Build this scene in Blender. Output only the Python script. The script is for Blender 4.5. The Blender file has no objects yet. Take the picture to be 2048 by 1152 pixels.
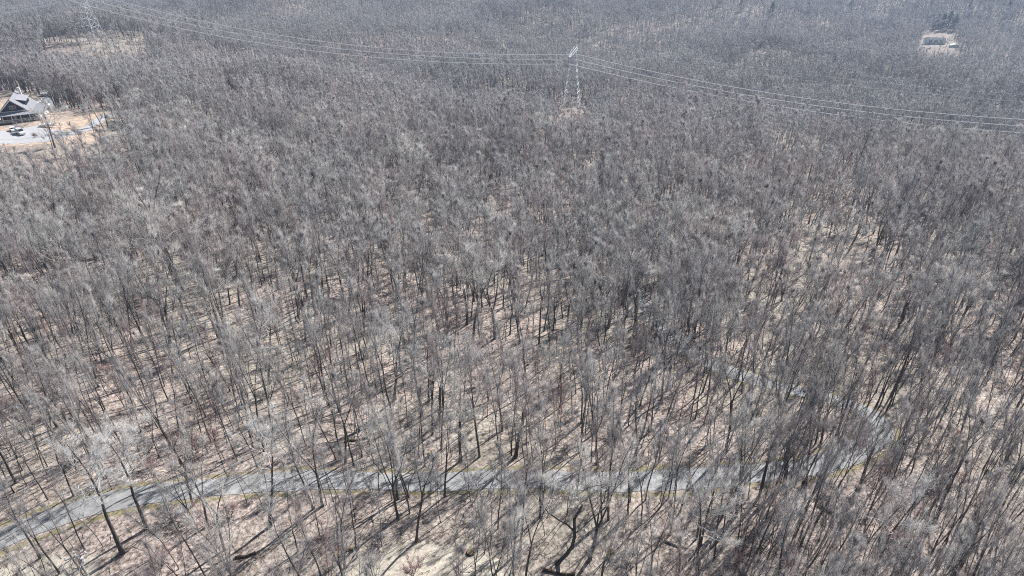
import bpy, bmesh, math, random
import numpy as np
from mathutils import Vector, Matrix

R = math.radians
scene = bpy.context.scene
COL = scene.collection

# ------------------------------------------------------------------ camera, world, sun, exposure
CAM_H = 75.0
PITCH = 33.0
FPX = 1364.0
cam_d = bpy.data.cameras.new("camera")
cam = bpy.data.objects.new("camera", cam_d)
COL.objects.link(cam)
cam.location = (0, 0, CAM_H)
cam.rotation_euler = (R(90 - PITCH), 0, 0)
cam_d.sensor_width = 36
cam_d.lens = 36 * FPX / 2048
cam_d.clip_start = 0.5
cam_d.clip_end = 9000
scene.camera = cam

SUN_ELEV, SUN_AZ = 44.0, 42.0        # azimuth clockwise from +Y (ahead) to +X (right)
world = bpy.data.worlds.new("World")
scene.world = world
world.use_nodes = True
wn = world.node_tree
wn.nodes.clear()
w_out = wn.nodes.new("ShaderNodeOutputWorld")
w_bg = wn.nodes.new("ShaderNodeBackground")
w_sky = wn.nodes.new("ShaderNodeTexSky")
w_sky.sky_type = 'NISHITA'
w_sky.sun_disc = False
w_sky.sun_elevation = R(SUN_ELEV)
w_sky.sun_rotation = R(SUN_AZ)
w_bg.inputs['Strength'].default_value = 0.058
wn.links.new(w_sky.outputs[0], w_bg.inputs[0])
wn.links.new(w_bg.outputs[0], w_out.inputs[0])

sun_d = bpy.data.lights.new("sun", 'SUN')
sun_d.energy = 5.0
sun_d.angle = R(0.53)
sun_d.color = (1.0, 0.98, 0.955)
sun = bpy.data.objects.new("sun", sun_d)
COL.objects.link(sun)
sun_dir = Vector((math.sin(R(SUN_AZ)) * math.cos(R(SUN_ELEV)), math.cos(R(SUN_AZ)) * math.cos(R(SUN_ELEV)), math.sin(R(SUN_ELEV))))
sun.rotation_euler = sun_dir.to_track_quat('Z', 'Y').to_euler()
sun.location = sun_dir * 300

scene.view_settings.view_transform = 'Standard'
scene.view_settings.look = 'None'
scene.view_settings.exposure = 0.63
scene.view_settings.gamma = 1
scene.view_settings.use_curve_mapping = False
scene.render.engine = 'CYCLES'
cy = scene.cycles
cy.max_bounces = 4
cy.diffuse_bounces = 2
cy.glossy_bounces = 1
cy.transmission_bounces = 2
cy.volume_bounces = 0
cy.transparent_max_bounces = 4
cy.use_denoising = False
cy.use_adaptive_sampling = False
cy.pixel_filter_type = 'BLACKMAN_HARRIS'
cy.filter_width = 1.05

HAZE_DENSITY = 0.0002

# ------------------------------------------------------------------ terrain function
def rough(x, y):
    z = (0.9 * np.sin(x * 0.061 + y * 0.023 + 1.3) * np.sin(y * 0.047 - x * 0.013)
         + 0.45 * np.sin(x * 0.13 - y * 0.09 + 0.4) + 0.3 * np.sin(x * 0.21 + y * 0.17 + 2.2))
    far = np.clip((y - 160) / 400, 0, 1)
    z = z + far * (9.0 * np.sin(x * 0.015 + 0.6) * np.sin(y * 0.0151 + x * 0.004) + 2.6 * np.sin(x * 0.033 - y * 0.021 + 2.0))
    return z

PY = [-400, 0, 40, 62, 95, 135, 200, 275, 371, 471, 600, 829, 1100, 1500, 2200, 3200]
PZ = [22, 4, 0.6, 0, -5, -12, -25, -38, -58, -81, -98, -117, -121, -112, -70, -10]
def base_h(x, y):
    return np.interp(y, PY, PZ) + rough(x, y)

CTRL = [(-202, 275, -21.5, 75), (-342, 580, -61, 150), (41.5, 471, -81, 90), (496, 829, -117, 120), (-150, 480, -72, 110), (220, 420, -85, 60), (235, 340, -73, 55), (345, 320, -76, 60), (417, 365, -92, 70)]
def _solve():
    P = np.array([(c[0], c[1]) for c in CTRL], float)
    s = np.array([c[3] for c in CTRL], float)
    t = np.array([c[2] for c in CTRL]) - base_h(P[:, 0], P[:, 1])
    d2 = ((P[:, None] - P[None]) ** 2).sum(-1)
    return P, s, np.linalg.solve(np.exp(-0.5 * d2 / (s[None] ** 2)), t)
_P, _S, _W = _solve()
def height(x, y):
    x = np.asarray(x, float); y = np.asarray(y, float)
    z = base_h(x, y)
    for (px, py), s, w in zip(_P, _S, _W):
        z = z + w * np.exp(-0.5 * ((x - px) ** 2 + (y - py) ** 2) / s ** 2)
    return z

def spaced(lo, hi, first, step, grow):
    a = [first]
    s = step
    while a[-1] < hi:
        a.append(a[-1] + s); s *= grow
    return a
_xp = list(np.arange(0, 84, 0.9))
s = 0.9
while _xp[-1] < 3000:
    s *= 1.028; _xp.append(_xp[-1] + min(s, 260))
XS = np.array([-v for v in _xp[:0:-1]] + _xp)
_yp = list(np.arange(30, 140, 0.9))
s = 0.9
while _yp[-1] < 3000:
    s *= 1.016; _yp.append(_yp[-1] + min(s, 200))
YS = np.array(list(np.linspace(-380, 29, 30)) + _yp)
GX, GY = np.meshgrid(XS, YS)
GZ = height(GX, GY)
NX, NY = len(XS), len(YS)

def gz(x, y):
    """exact height of the ground mesh (triangles split along the same diagonal)"""
    x = np.asarray(x, float); y = np.asarray(y, float)
    i = np.clip(np.searchsorted(XS, x, side='right') - 1, 0, NX - 2)
    j = np.clip(np.searchsorted(YS, y, side='right') - 1, 0, NY - 2)
    u = (x - XS[i]) / (XS[i + 1] - XS[i]); v = (y - YS[j]) / (YS[j + 1] - YS[j])
    a, b, c, d = GZ[j, i], GZ[j, i + 1], GZ[j + 1, i + 1], GZ[j + 1, i]
    return np.where(u >= v, a + u * (b - a) + v * (c - b), a + u * (c - d) + v * (d - a))

cp, sp = math.cos(R(PITCH)), math.sin(R(PITCH))
def project(x, y, z):
    """photograph pixel (2048 wide) and depth of a point"""
    dz = np.asarray(z) - CAM_H
    dep = y * cp - dz * sp
    return 1024 + FPX * x / dep, 576 + FPX * (-(dz) * cp - y * sp) / dep, dep

def on_ground(px, py):
    """the spot on the terrain that the photograph shows at a pixel"""
    u, v = (px - 1024) / FPX, (py - 576) / FPX
    d = np.array([u, cp - v * sp, -sp - v * cp])
    t = np.linspace(10, 3000, 6000)
    X, Y, Z = d[0] * t, d[1] * t, CAM_H + d[2] * t
    g = gz(X, Y)
    k = np.argmax(Z < g)
    if k == 0:
        k = len(t) - 1
    t0, t1 = t[k - 1], t[k]
    for _ in range(25):
        m = (t0 + t1) / 2
        if CAM_H + d[2] * m < float(gz(d[0] * m, d[1] * m)): t1 = m
        else: t0 = m
    return d[0] * t1, d[1] * t1

# ------------------------------------------------------------------ object helpers
def link(name, me, parent=None):
    o = bpy.data.objects.new(name, me)
    COL.objects.link(o)
    if parent: o.parent = parent
    return o

def tag(o, label=None, cat=None, group=None, kind=None):
    if label: o['label'] = label
    if cat: o['category'] = cat
    if group: o['group'] = group
    if kind: o['kind'] = kind
    return o

def empty(name, loc, rz=0.0):
    o = bpy.data.objects.new(name, None)
    COL.objects.link(o)
    o.location = loc
    o.rotation_euler = (0, 0, rz)
    o.empty_display_size = 0.3
    return o

def mesh_np(name, V, F, mats, midx=None, smooth=False):
    """mesh from arrays; F is a list of (n,k) face arrays"""
    me = bpy.data.meshes.new(name)
    V = np.asarray(V, np.float32)
    me.vertices.add(len(V)); me.vertices.foreach_set('co', V.ravel())
    F = [np.asarray(f, np.int32) for f in F if len(f)]
    loops = np.concatenate([f.ravel() for f in F])
    tot = np.concatenate([np.full(len(f), f.shape[1], np.int32) for f in F])
    me.loops.add(len(loops)); me.loops.foreach_set('vertex_index', loops)
    me.polygons.add(len(tot))
    me.polygons.foreach_set('loop_start', np.concatenate([[0], np.cumsum(tot)[:-1]]).astype(np.int32))
    for m in (mats if isinstance(mats, (list, tuple)) else [mats]): me.materials.append(m)
    if midx is not None: me.polygons.foreach_set('material_index', np.asarray(midx, np.int32))
    if smooth: me.polygons.foreach_set('use_smooth', np.ones(len(tot), bool))
    me.update(calc_edges=True); me.validate()
    return me

class MB:
    """collects boxes, bars, prisms into one mesh"""
    def __init__(self): self.v, self.f = [], []
    def add(self, vs, fs):
        n = len(self.v); self.v += [tuple(p) for p in vs]; self.f += [tuple(i + n for i in f) for f in fs]
        return self
    def box(self, x0, x1, y0, y1, z0, z1):
        return self.add([(x0, y0, z0), (x1, y0, z0), (x1, y1, z0), (x0, y1, z0), (x0, y0, z1), (x1, y0, z1), (x1, y1, z1), (x0, y1, z1)],
                        [(3, 2, 1, 0), (4, 5, 6, 7), (0, 1, 5, 4), (1, 2, 6, 5), (2, 3, 7, 6), (3, 0, 4, 7)])
    def bar(self, a, b, r=0.1, r2=None, n=4):
        a, b = Vector(a), Vector(b); d = (b - a).normalized()
        e = d.cross(Vector((0.31, 0.17, 0.93))).normalized(); g = d.cross(e)
        r2 = r if r2 is None else r2
        vs = []
        for p, q in ((a, r), (b, r2)):
            for k in range(n):
                t = 2 * math.pi * (k + .5) / n
                vs.append(p + e * math.cos(t) * q + g * math.sin(t) * q)
        fs = [(k, (k + 1) % n, n + (k + 1) % n, n + k) for k in range(n)] + [tuple(range(n))[::-1], tuple(range(n, 2 * n))]
        return self.add(vs, fs)
    def slab(self, pts, t):
        """polygon pts (top) with thickness t downwards along its normal"""
        P = [Vector(p) for p in pts]; n = len(P)
        nn = (P[1] - P[0]).cross(P[2] - P[0]).normalized()
        if nn.z < 0: P = P[::-1]; nn = -nn
        Q = [p - nn * t for p in P]
        return self.add(P + Q, [tuple(range(n)), tuple(range(2 * n - 1, n - 1, -1))] + [(i, n + i, n + (i + 1) % n, (i + 1) % n) for i in range(n)])
    def prism(self, prof, y0, y1):
        """profile in (x,z), extruded along y"""
        n = len(prof)
        vs = [(x, y0, z) for x, z in prof] + [(x, y1, z) for x, z in prof]
        return self.add(vs, [tuple(range(n)), tuple(range(2 * n - 1, n - 1, -1))] + [(i, n + i, n + (i + 1) % n, (i + 1) % n) for i in range(n)])
    def cyl(self, c, axis, r, h, n=14):
        c = Vector(c); ax = Vector(axis).normalized()
        return self.bar(c - ax * h / 2, c + ax * h / 2, r, n=n)
    def build(self, name, mat, parent=None, loc=None, bevel=0.0):
        me = bpy.data.meshes.new(name)
        me.from_pydata(self.v, [], self.f)
        bm = bmesh.new(); bm.from_mesh(me)
        bmesh.ops.recalc_face_normals(bm, faces=bm.faces)
        if bevel:
            bmesh.ops.bevel(bm, geom=list(bm.edges), offset=bevel, segments=2, affect='EDGES', clamp_overlap=True)
        bm.to_mesh(me); bm.free()
        for m in (mat if isinstance(mat, (list, tuple)) else [mat]): me.materials.append(m)
        o = link(name, me, parent)
        if loc: o.location = loc
        return o

# ------------------------------------------------------------------ materials
def mat(name, rough_=0.85, spec=0.2):
    m = bpy.data.materials.new(name)
    m.use_nodes = True
    nt = m.node_tree
    b = nt.nodes['Principled BSDF']
    b.inputs['Roughness'].default_value = rough_
    b.inputs['Specular IOR Level'].default_value = spec
    return m, nt, b

def N(nt, t, **kw):
    n = nt.nodes.new(t)
    for k, v in kw.items(): setattr(n, k, v)
    return n

def ramp(nt, stops, fac):
    r = N(nt, 'ShaderNodeValToRGB')
    e = r.color_ramp.elements
    while len(e) < len(stops): e.new(0.5)
    for i, (p, c) in enumerate(stops):
        e[i].position = p; e[i].color = (*c, 1) if len(c) == 3 else c
    nt.links.new(fac, r.inputs[0])
    return r.outputs[0]

def noise(nt, scale, detail=4, rough_=0.6, vec=None, dist=0.0):
    n = N(nt, 'ShaderNodeTexNoise')
    n.inputs['Scale'].default_value = scale; n.inputs['Detail'].default_value = detail
    n.inputs['Roughness'].default_value = rough_; n.inputs['Distortion'].default_value = dist
    if vec: nt.links.new(vec, n.inputs['Vector'])
    return n.outputs['Fac']

def mixc(nt, fac, a, b, mode='MIX'):
    m = N(nt, 'ShaderNodeMix', data_type='RGBA', blend_type=mode)
    for s_, v in ((0, fac), (6, a), (7, b)):
        if hasattr(v, 'is_output'): nt.links.new(v, m.inputs[s_])
        elif isinstance(v, (int, float)): m.inputs[s_].default_value = v
        else: m.inputs[s_].default_value = (*v, 1)
    return m.outputs[2]

def math_(nt, op, a, b=None, c=None):
    m = N(nt, 'ShaderNodeMath', operation=op)
    for i, v in enumerate((a, b, c)):
        if v is None: continue
        if hasattr(v, 'is_output'): nt.links.new(v, m.inputs[i])
        else: m.inputs[i].default_value = v
    return m.outputs[0]

def attr(nt, name):
    return N(nt, 'ShaderNodeAttribute', attribute_name=name).outputs['Fac']

def bump(nt, b, h, strength=0.5, dist=0.1):
    n = N(nt, 'ShaderNodeBump')
    n.inputs['Strength'].default_value = strength; n.inputs['Distance'].default_value = dist
    nt.links.new(h, n.inputs['Height']); nt.links.new(n.outputs[0], b.inputs['Normal'])

def pos(nt):
    return N(nt, 'ShaderNodeTexCoord').outputs['Object']

def simple(name, col, rough_=0.7, spec=0.3, var=0.12, scale=3.0, metal=0.0):
    m, nt, b = mat(name, rough_, spec)
    f = noise(nt, scale, 5, 0.65, pos(nt))
    lo = tuple(c * (1 - var) for c in col); hi = tuple(min(1, c * (1 + var)) for c in col)
    nt.links.new(ramp(nt, [(0.3, lo), (0.7, hi)], f), b.inputs['Base Color'])
    b.inputs['Metallic'].default_value = metal
    return m

# ground: leaf litter, straw, soil, moss
M_ground, nt, b = mat('leaf_litter_ground', 0.95, 0.1)
p = pos(nt)
f1 = noise(nt, 1.9, 8, 0.8, p)
f2 = noise(nt, 0.16, 4, 0.6, p)
f3 = noise(nt, 0.024, 4, 0.6, p)
c = ramp(nt, [(0.34, (.06, .048, .042)), (0.44, (.20, .16, .14)), (0.53, (.42, .348, .308)), (0.66, (.70, .62, .57))], f1)
pinkish = ramp(nt, [(0.30, (.095, .085, .065)), (0.43, (.22, .195, .16)), (0.55, (.42, .378, .32)), (0.68, (.67, .62, .54))], f1)
c = mixc(nt, ramp(nt, [(0.42, (0, 0, 0)), (0.62, (1, 1, 1))], f3), c, pinkish)
c = mixc(nt, 1.0, c, ramp(nt, [(0.3, (.74, .72, .71)), (0.6, (1, 1, 1))], f2), 'MULTIPLY')
straw = ramp(nt, [(0.3, (.24, .21, .165)), (0.5, (.46, .415, .345)), (0.7, (.65, .60, .52))], f1)
sm = math_(nt, 'ADD', attr(nt, 'straw'), math_(nt, 'MULTIPLY', math_(nt, 'SUBTRACT', noise(nt, 0.5, 5, .7, p), 0.5), 1.1))
c = mixc(nt, ramp(nt, [(0.42, (0, 0, 0)), (0.6, (1, 1, 1))], sm), c, straw)
soil = ramp(nt, [(0.3, (.27, .18, .125)), (0.5, (.46, .355, .275)), (0.7, (.66, .55, .46))], noise(nt, 0.7, 6, .7, p))
so = math_(nt, 'ADD', attr(nt, 'soil'), math_(nt, 'MULTIPLY', math_(nt, 'SUBTRACT', noise(nt, 0.25, 5, .7, p), 0.5), 0.9))
c = mixc(nt, ramp(nt, [(0.42, (0, 0, 0)), (0.58, (1, 1, 1))], so), c, soil)
moss = ramp(nt, [(0.3, (.10, .09, .04)), (0.55, (.22, .20, .085)), (0.75, (.42, .37, .21))], noise(nt, 3.2, 5, .7, p))
mo = math_(nt, 'ADD', attr(nt, 'moss'), math_(nt, 'MULTIPLY', math_(nt, 'SUBTRACT', noise(nt, 0.33, 5, .7, p), 0.5), 1.7))
c = mixc(nt, ramp(nt, [(0.60, (0, 0, 0)), (0.82, (.75, .75, .75))], mo), c, moss)
nt.links.new(c, b.inputs['Base Color'])
bump(nt, b, f1, 0.6, 0.12)

# worn asphalt
M_road, nt, b = mat('worn_asphalt', 0.8, 0.25)
p = pos(nt)
c = ramp(nt, [(0.3, (.225, .225, .226)), (0.5, (.325, .326, .326)), (0.72, (.42, .42, .416))], noise(nt, 0.9, 6, .7, p))
c = mixc(nt, ramp(nt, [(.47, (0, 0, 0)), (.5, (.75, .75, .75)), (.53, (0, 0, 0))], noise(nt, .55, 7, .75, p, .6)), c, (.12, .12, .12))
c = mixc(nt, ramp(nt, [(.52, (0, 0, 0)), (.6, (.6, .6, .6))], noise(nt, .12, 3, .6, p)), c, (.26, .255, .245))
lit = math_(nt, 'ADD', math_(nt, 'ADD', attr(nt, 'edge'), .12), math_(nt, 'MULTIPLY', math_(nt, 'SUBTRACT', noise(nt, .8, 7, .78, p), 0.5), 2.3))
c = mixc(nt, ramp(nt, [(0.72, (0, 0, 0)), (0.95, (1, 1, 1))], lit), c, (.36, .305, .265))
nt.links.new(c, b.inputs['Base Color'])
bump(nt, b, noise(nt, 9, 4, .7, p), 0.3, 0.03)
# gravel
M_gravel, nt, b = mat('pale_gravel', 0.95, 0.1)
p = pos(nt)
c = ramp(nt, [(0.3, (.30, .30, .31)), (0.55, (.44, .44, .45)), (0.75, (.58, .58, .58))], noise(nt, 1.7, 6, .75, p))
nt.links.new(c, b.inputs['Base Color'])
bump(nt, b, noise(nt, 6, 4, .7, p), 0.5, 0.05)

def bark_mat(name, dark, mid, light, tints, tint_amt, scl=4.0):
    m, nt, b = mat(name, 0.9, 0.12)
    p = pos(nt)
    mp = N(nt, 'ShaderNodeMapping'); mp.inputs['Scale'].default_value = (1, 1, 0.35)
    nt.links.new(p, mp.inputs['Vector'])
    c = ramp(nt, [(0.28, dark), (0.5, mid), (0.74, light)], noise(nt, scl, 5, .7, mp.outputs[0]))
    r = N(nt, 'ShaderNodeObjectInfo').outputs['Random']
    t = ramp(nt, tints, r)
    c = mixc(nt, tint_amt, c, t, 'MULTIPLY')
    loc = N(nt, 'ShaderNodeObjectInfo').outputs['Location']
    stand = ramp(nt, [(.32, (.60, .565, .57)), (.43, (.88, .84, .84)), (.50, (1, 1, 1)), (.58, (.95, .87, .86)), (.68, (1.0, 1.0, 1.0))], noise(nt, .022, 3, .6, loc))
    c = mixc(nt, .9 * tint_amt, c, stand, 'MULTIPLY')
    nt.links.new(c, b.inputs['Base Color'])
    return m
TINTS = [(0.0, (.66, .65, .65)), (0.2, (1, 1, .99)), (0.40, (.95, .91, .90)), (0.52, (.84, .74, .74)), (0.62, (.97, .97, .96)), (0.8, (1, 1, 1)), (1.0, (.72, .72, .74))]
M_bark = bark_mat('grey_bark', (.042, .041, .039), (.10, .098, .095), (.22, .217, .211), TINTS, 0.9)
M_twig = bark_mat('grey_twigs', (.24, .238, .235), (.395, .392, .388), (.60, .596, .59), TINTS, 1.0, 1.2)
M_pale = bark_mat('pale_lichen_sunlit_limbs', (.33, .32, .30), (.52, .51, .485), (.72, .71, .68), TINTS, 0.4, 2.0)  # lichen-pale limbs, with the whiteness of sunlight also put into the colour
M_limb = bark_mat('painted_sunlit_limbs', (.34, .335, .325), (.54, .535, .52), (.74, .73, .72), TINTS, 0.15, 1.6)  # sun on the big limbs, painted in as a whiter base colour
M_redtwig = bark_mat('reddish_twigs', (.22, .15, .145), (.35, .245, .235), (.46, .36, .34), TINTS, 0.5, 1.5)

# ------------------------------------------------------------------ ground mesh
def poly_world(pts):
    return np.array([on_ground(*q) for q in pts])

def smooth_line(P, step=1.0, it=3):
    P = np.asarray(P, float)
    for _ in range(it):
        Q = [P[0]]
        for a, b_ in zip(P[:-1], P[1:]): Q += [a * .75 + b_ * .25, a * .25 + b_ * .75]
        Q.append(P[-1]); P = np.array(Q)
    d = np.concatenate([[0], np.cumsum(np.linalg.norm(np.diff(P, axis=0), axis=1))])
    s_ = np.arange(0, d[-1], step)
    return np.stack([np.interp(s_, d, P[:, 0]), np.interp(s_, d, P[:, 1])], 1)

def dist_line(x, y, P):
    """distance of points to a dense polyline"""
    x = np.atleast_1d(x); y = np.atleast_1d(y)
    out = np.full(x.shape, 1e9)
    lo, hi = P.min(0) - 60, P.max(0) + 60
    m = (x > lo[0]) & (x < hi[0]) & (y > lo[1]) & (y < hi[1])
    xs, ys = x[m], y[m]
    res = np.full(xs.shape, 1e9)
    for i in range(0, len(xs), 4000):
        d = np.hypot(xs[i:i + 4000, None] - P[None, :, 0], ys[i:i + 4000, None] - P[None, :, 1])
        res[i:i + 4000] = d.min(1)
    out[m] = res
    return out

def inside(x, y, P):
    x = np.asarray(x); y = np.asarray(y); r = np.zeros(x.shape, bool)
    n = len(P)
    for i in range(n):
        (x1, y1), (x2, y2) = P[i], P[(i + 1) % n]
        cnd = ((y1 > y) != (y2 > y)) & (x < (x2 - x1) * (y - y1) / (y2 - y1 + 1e-12) + x1)
        r ^= cnd
    return r

ROAD = smooth_line(poly_world([(-160, 1150), (-60, 1102), (60, 1052), (180, 1012), (320, 985), (500, 965), (700, 960), (900, 962), (1150, 965), (1380, 957), (1560, 944),
                               (1680, 920), (1750, 885), (1765, 850), (1725, 818), (1640, 792), (1540, 768), (1440, 738), (1350, 690), (1290, 615), (1245, 540),
                               (1185, 470), (1165, 410), (1180, 350), (1205, 320), (1240, 300), (1320, 285)]), 1.0)
LINE_A, LINE_B = np.array([-342., 580.]), np.array([41.5, 471.])
LDIR = (LINE_B - LINE_A) / np.linalg.norm(LINE_B - LINE_A)
LNOR = np.array([-LDIR[1], LDIR[0]])
YARD = poly_world([(-40, 294), (60, 291), (130, 289), (190, 300), (212, 290), (204, 252), (235, 230), (226, 222), (170, 224), (112, 219), (100, 198), (60, 190), (-40, 190)])
DRIVE = smooth_line(poly_world([(-80, 278), (0, 276), (70, 273), (130, 270), (168, 262), (188, 248), (205, 235), (235, 226), (280, 219), (330, 214)]), 1.5)
LOT = poly_world([(1828, 92), (1838, 66), (1862, 62), (1880, 56), (1915, 62), (1908, 80), (1918, 96), (1870, 98)])
CLEAR_C = on_ground(850, 1172)

gx, gy = GX.ravel(), GY.ravel()
V = np.stack([gx, gy, GZ.ravel()], 1)
idx = np.arange(NX * NY).reshape(NY, NX)
a, b_, c_, d_ = idx[:-1, :-1].ravel(), idx[:-1, 1:].ravel(), idx[1:, 1:].ravel(), idx[1:, :-1].ravel()
tri = np.concatenate([np.stack([a, b_, c_], 1), np.stack([a, c_, d_], 1)])
me = mesh_np('ground', V, [tri], M_ground, smooth=True)
def set_attr(me, name, vals):
    at = me.attributes.new(name, 'FLOAT', 'POINT')
    at.data.foreach_set('value', np.asarray(vals, np.float32))
e1 = np.exp(-(((gx - CLEAR_C[0]) / 12) ** 2 + ((gy - CLEAR_C[1]) / 7.5) ** 2) ** 2)
t_l = (gx - LINE_A[0]) * LDIR[0] + (gy - LINE_A[1]) * LDIR[1]
n_l = (gx - LINE_A[0]) * LNOR[0] + (gy - LINE_A[1]) * LNOR[1]
e2 = 0.45 * np.exp(-(n_l / 20) ** 4) * np.clip(1.15 - np.abs(t_l + 10) / 140, 0.25, 1)
e3 = 0.45 * np.clip(1 - np.hypot(gx - np.mean(LOT[:, 0]), (gy - np.mean(LOT[:, 1])) * .8) / 30, 0, 1)
e4 = 0.75 * np.exp(-(((gx + 57) / 12) ** 2 + ((gy - 50) / 6) ** 2))
set_attr(me, 'straw', np.clip(np.maximum.reduce([e1, e2, e3, e4]), 0, 1))
yc = YARD.mean(0)
set_attr(me, 'soil', np.where(inside(gx, gy, YARD), 0.52, 0) + 0.3 * np.clip(1 - dist_line(gx, gy, DRIVE) / 12, 0, 1))
dr = dist_line(gx, gy, ROAD)
set_attr(me, 'moss', np.exp(-((dr - 2.6) / 0.7) ** 2) * np.clip((150 - gy) / 50, 0, 1))
tag(link('ground', me), 'leaf covered forest floor sloping down to a far valley', kind='structure')

def ribbon(name, P, w, m, dz, label, nc=10):
    T = np.gradient(P, axis=0); T /= np.linalg.norm(T, axis=1)[:, None]
    Nn = np.stack([-T[:, 1], T[:, 0]], 1)
    rs = np.random.default_rng(5)
    k = np.arange(len(P))
    wl = w / 2 * (1 + .06 * np.sin(k * .31) + .05 * np.sin(k * .83 + 2)); wr = w / 2 * (1 + .06 * np.sin(k * .27 + 1) + .05 * np.sin(k * .71))
    cs = np.linspace(-1, 1, nc + 1)
    X = np.stack([P + Nn * (np.where(cc < 0, wl, wr) * cc)[:, None] for cc in cs], 1)
    Z = gz(X[..., 0], X[..., 1]) + dz
    V = np.concatenate([X, Z[..., None]], 2).reshape(-1, 3)
    idx = np.arange(len(V)).reshape(len(P), nc + 1)
    F = np.stack([idx[:-1, :-1].ravel(), idx[:-1, 1:].ravel(), idx[1:, 1:].ravel(), idx[1:, :-1].ravel()], 1)
    me = mesh_np(name, V, [F[:, ::-1]], m, smooth=True)
    set_attr(me, 'edge', np.tile(np.abs(cs) ** 4 * .55, len(P)))
    o = link(name, me); tag(o, label, kind='structure')
    return o
ribbon('road', ROAD, 3.9, M_road, 0.06, 'narrow grey road winding through the bare forest')
ribbon('driveway', DRIVE, 4.0, M_gravel, 0.09, 'pale gravel driveway leading to the house')

# parking court before the house
def patch(name, poly, m, dz, label, step=1.2):
    lo, hi = poly.min(0), poly.max(0)
    xs = np.arange(lo[0], hi[0] + step, step); ys = np.arange(lo[1], hi[1] + step, step)
    X, Y = np.meshgrid(xs, ys)
    cx, cyy = X[:-1, :-1] + step / 2, Y[:-1, :-1] + step / 2
    keep = inside(cx, cyy, poly)
    idx = np.arange(X.size).reshape(X.shape)
    q = np.stack([idx[:-1, :-1][keep], idx[:-1, 1:][keep], idx[1:, 1:][keep], idx[1:, :-1][keep]], 1)
    V = np.stack([X.ravel(), Y.ravel(), gz(X.ravel(), Y.ravel()) + dz], 1)
    me = mesh_np(name, V, [q], m, smooth=True)
    return tag(link(name, me), label, kind='structure')
patch('parking_court', poly_world([(-60, 290), (20, 288), (90, 284), (130, 279), (132, 262), (95, 258), (70, 252), (20, 262), (-60, 266)]), M_gravel, 0.05, 'pale gravel parking court below the house')
patch('concrete_pad', poly_world([(82, 212), (108, 218), (112, 196), (84, 192)]), M_gravel, 0.05, 'grey concrete pad beside the house')

# ------------------------------------------------------------------ tree builder
def unit(v): return v / (np.linalg.norm(v, axis=-1, keepdims=True) + 1e-9)

def frames(d):
    ref = np.where(np.abs(d[..., 2:3]) > 0.9, np.array([1., 0, 0]), np.array([0, 0, 1.]))
    e = unit(np.cross(d, ref)); return e, np.cross(d, e)

class Wood:
    def __init__(self): self.V, self.Q, self.T, self.n = [], [], [], 0
    def tubes(self, P, r, sides):
        """P (n,k,3), r (n,k)"""
        n, k = P.shape[:2]
        if n == 0: return
        d = np.empty_like(P); d[:, 1:-1] = P[:, 2:] - P[:, :-2]; d[:, 0] = P[:, 1] - P[:, 0]; d[:, -1] = P[:, -1] - P[:, -2]
        d = unit(d); e, g = frames(d)
        e0 = e[:, :1].repeat(k, 1)                       # carry the first frame along so the tube does not twist
        e = unit(e0 - d * (e0 * d).sum(-1, keepdims=True)); g = np.cross(d, e)
        t = np.arange(sides) * 2 * math.pi / sides
        ring = P[:, :, None] + r[:, :, None, None] * (e[:, :, None] * np.cos(t)[:, None] + g[:, :, None] * np.sin(t)[:, None])
        idx = np.arange(n * k * sides).reshape(n, k, sides) + self.n
        a = idx[:, :-1]; b_ = idx[:, 1:]
        q = np.stack([a, np.roll(a, -1, 2), np.roll(b_, -1, 2), b_], -1).reshape(-1, 4)
        self.V.append(ring.reshape(-1, 3)); self.Q.append(q); self.n += n * k * sides
    def spikes(self, A, B, r):
        n = len(A)
        if n == 0: return
        d = unit(B - A); e, g = frames(d)
        t = np.arange(3) * 2 * math.pi / 3
        ring = A[:, None] + r[:, None, None] * (e[:, None] * np.cos(t)[:, None] + g[:, None] * np.sin(t)[:, None])
        V = np.concatenate([ring, B[:, None]], 1)
        idx = np.arange(n * 4).reshape(n, 4) + self.n
        self.T.append(np.concatenate([idx[:, [0, 1, 3]], idx[:, [1, 2, 3]], idx[:, [2, 0, 3]]]))
        self.V.append(V.reshape(-1, 3)); self.n += n * 4
    def arrays(self):
        V = np.concatenate(self.V)
        return V, (np.concatenate(self.Q) if self.Q else np.zeros((0, 4), int)), (np.concatenate(self.T) if self.T else np.zeros((0, 3), int))

def curve_from(rs, start, d0, length, k, wig, lift):
    """n curved paths with k points"""
    n = len(start)
    P = np.empty((n, k, 3)); P[:, 0] = start; d = d0.copy()
    for i in range(1, k):
        P[:, i] = P[:, i - 1] + d * (length / (k - 1))[:, None]
        d = d + rs.normal(0, wig, (n, 3)); d[:, 2] += lift
        d = unit(d)
    return P

def along(P, f):
    """points and tangents at fractions f (n,m) along n paths"""
    n, k = P.shape[:2]
    x = np.clip(f * (k - 1), 0, k - 1.001); i = x.astype(int); u = (x - i)[..., None]
    ar = np.arange(n)[:, None]
    return P[ar, i] * (1 - u) + P[ar, i + 1] * u, unit(P[ar, i + 1] - P[ar, i])

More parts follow.
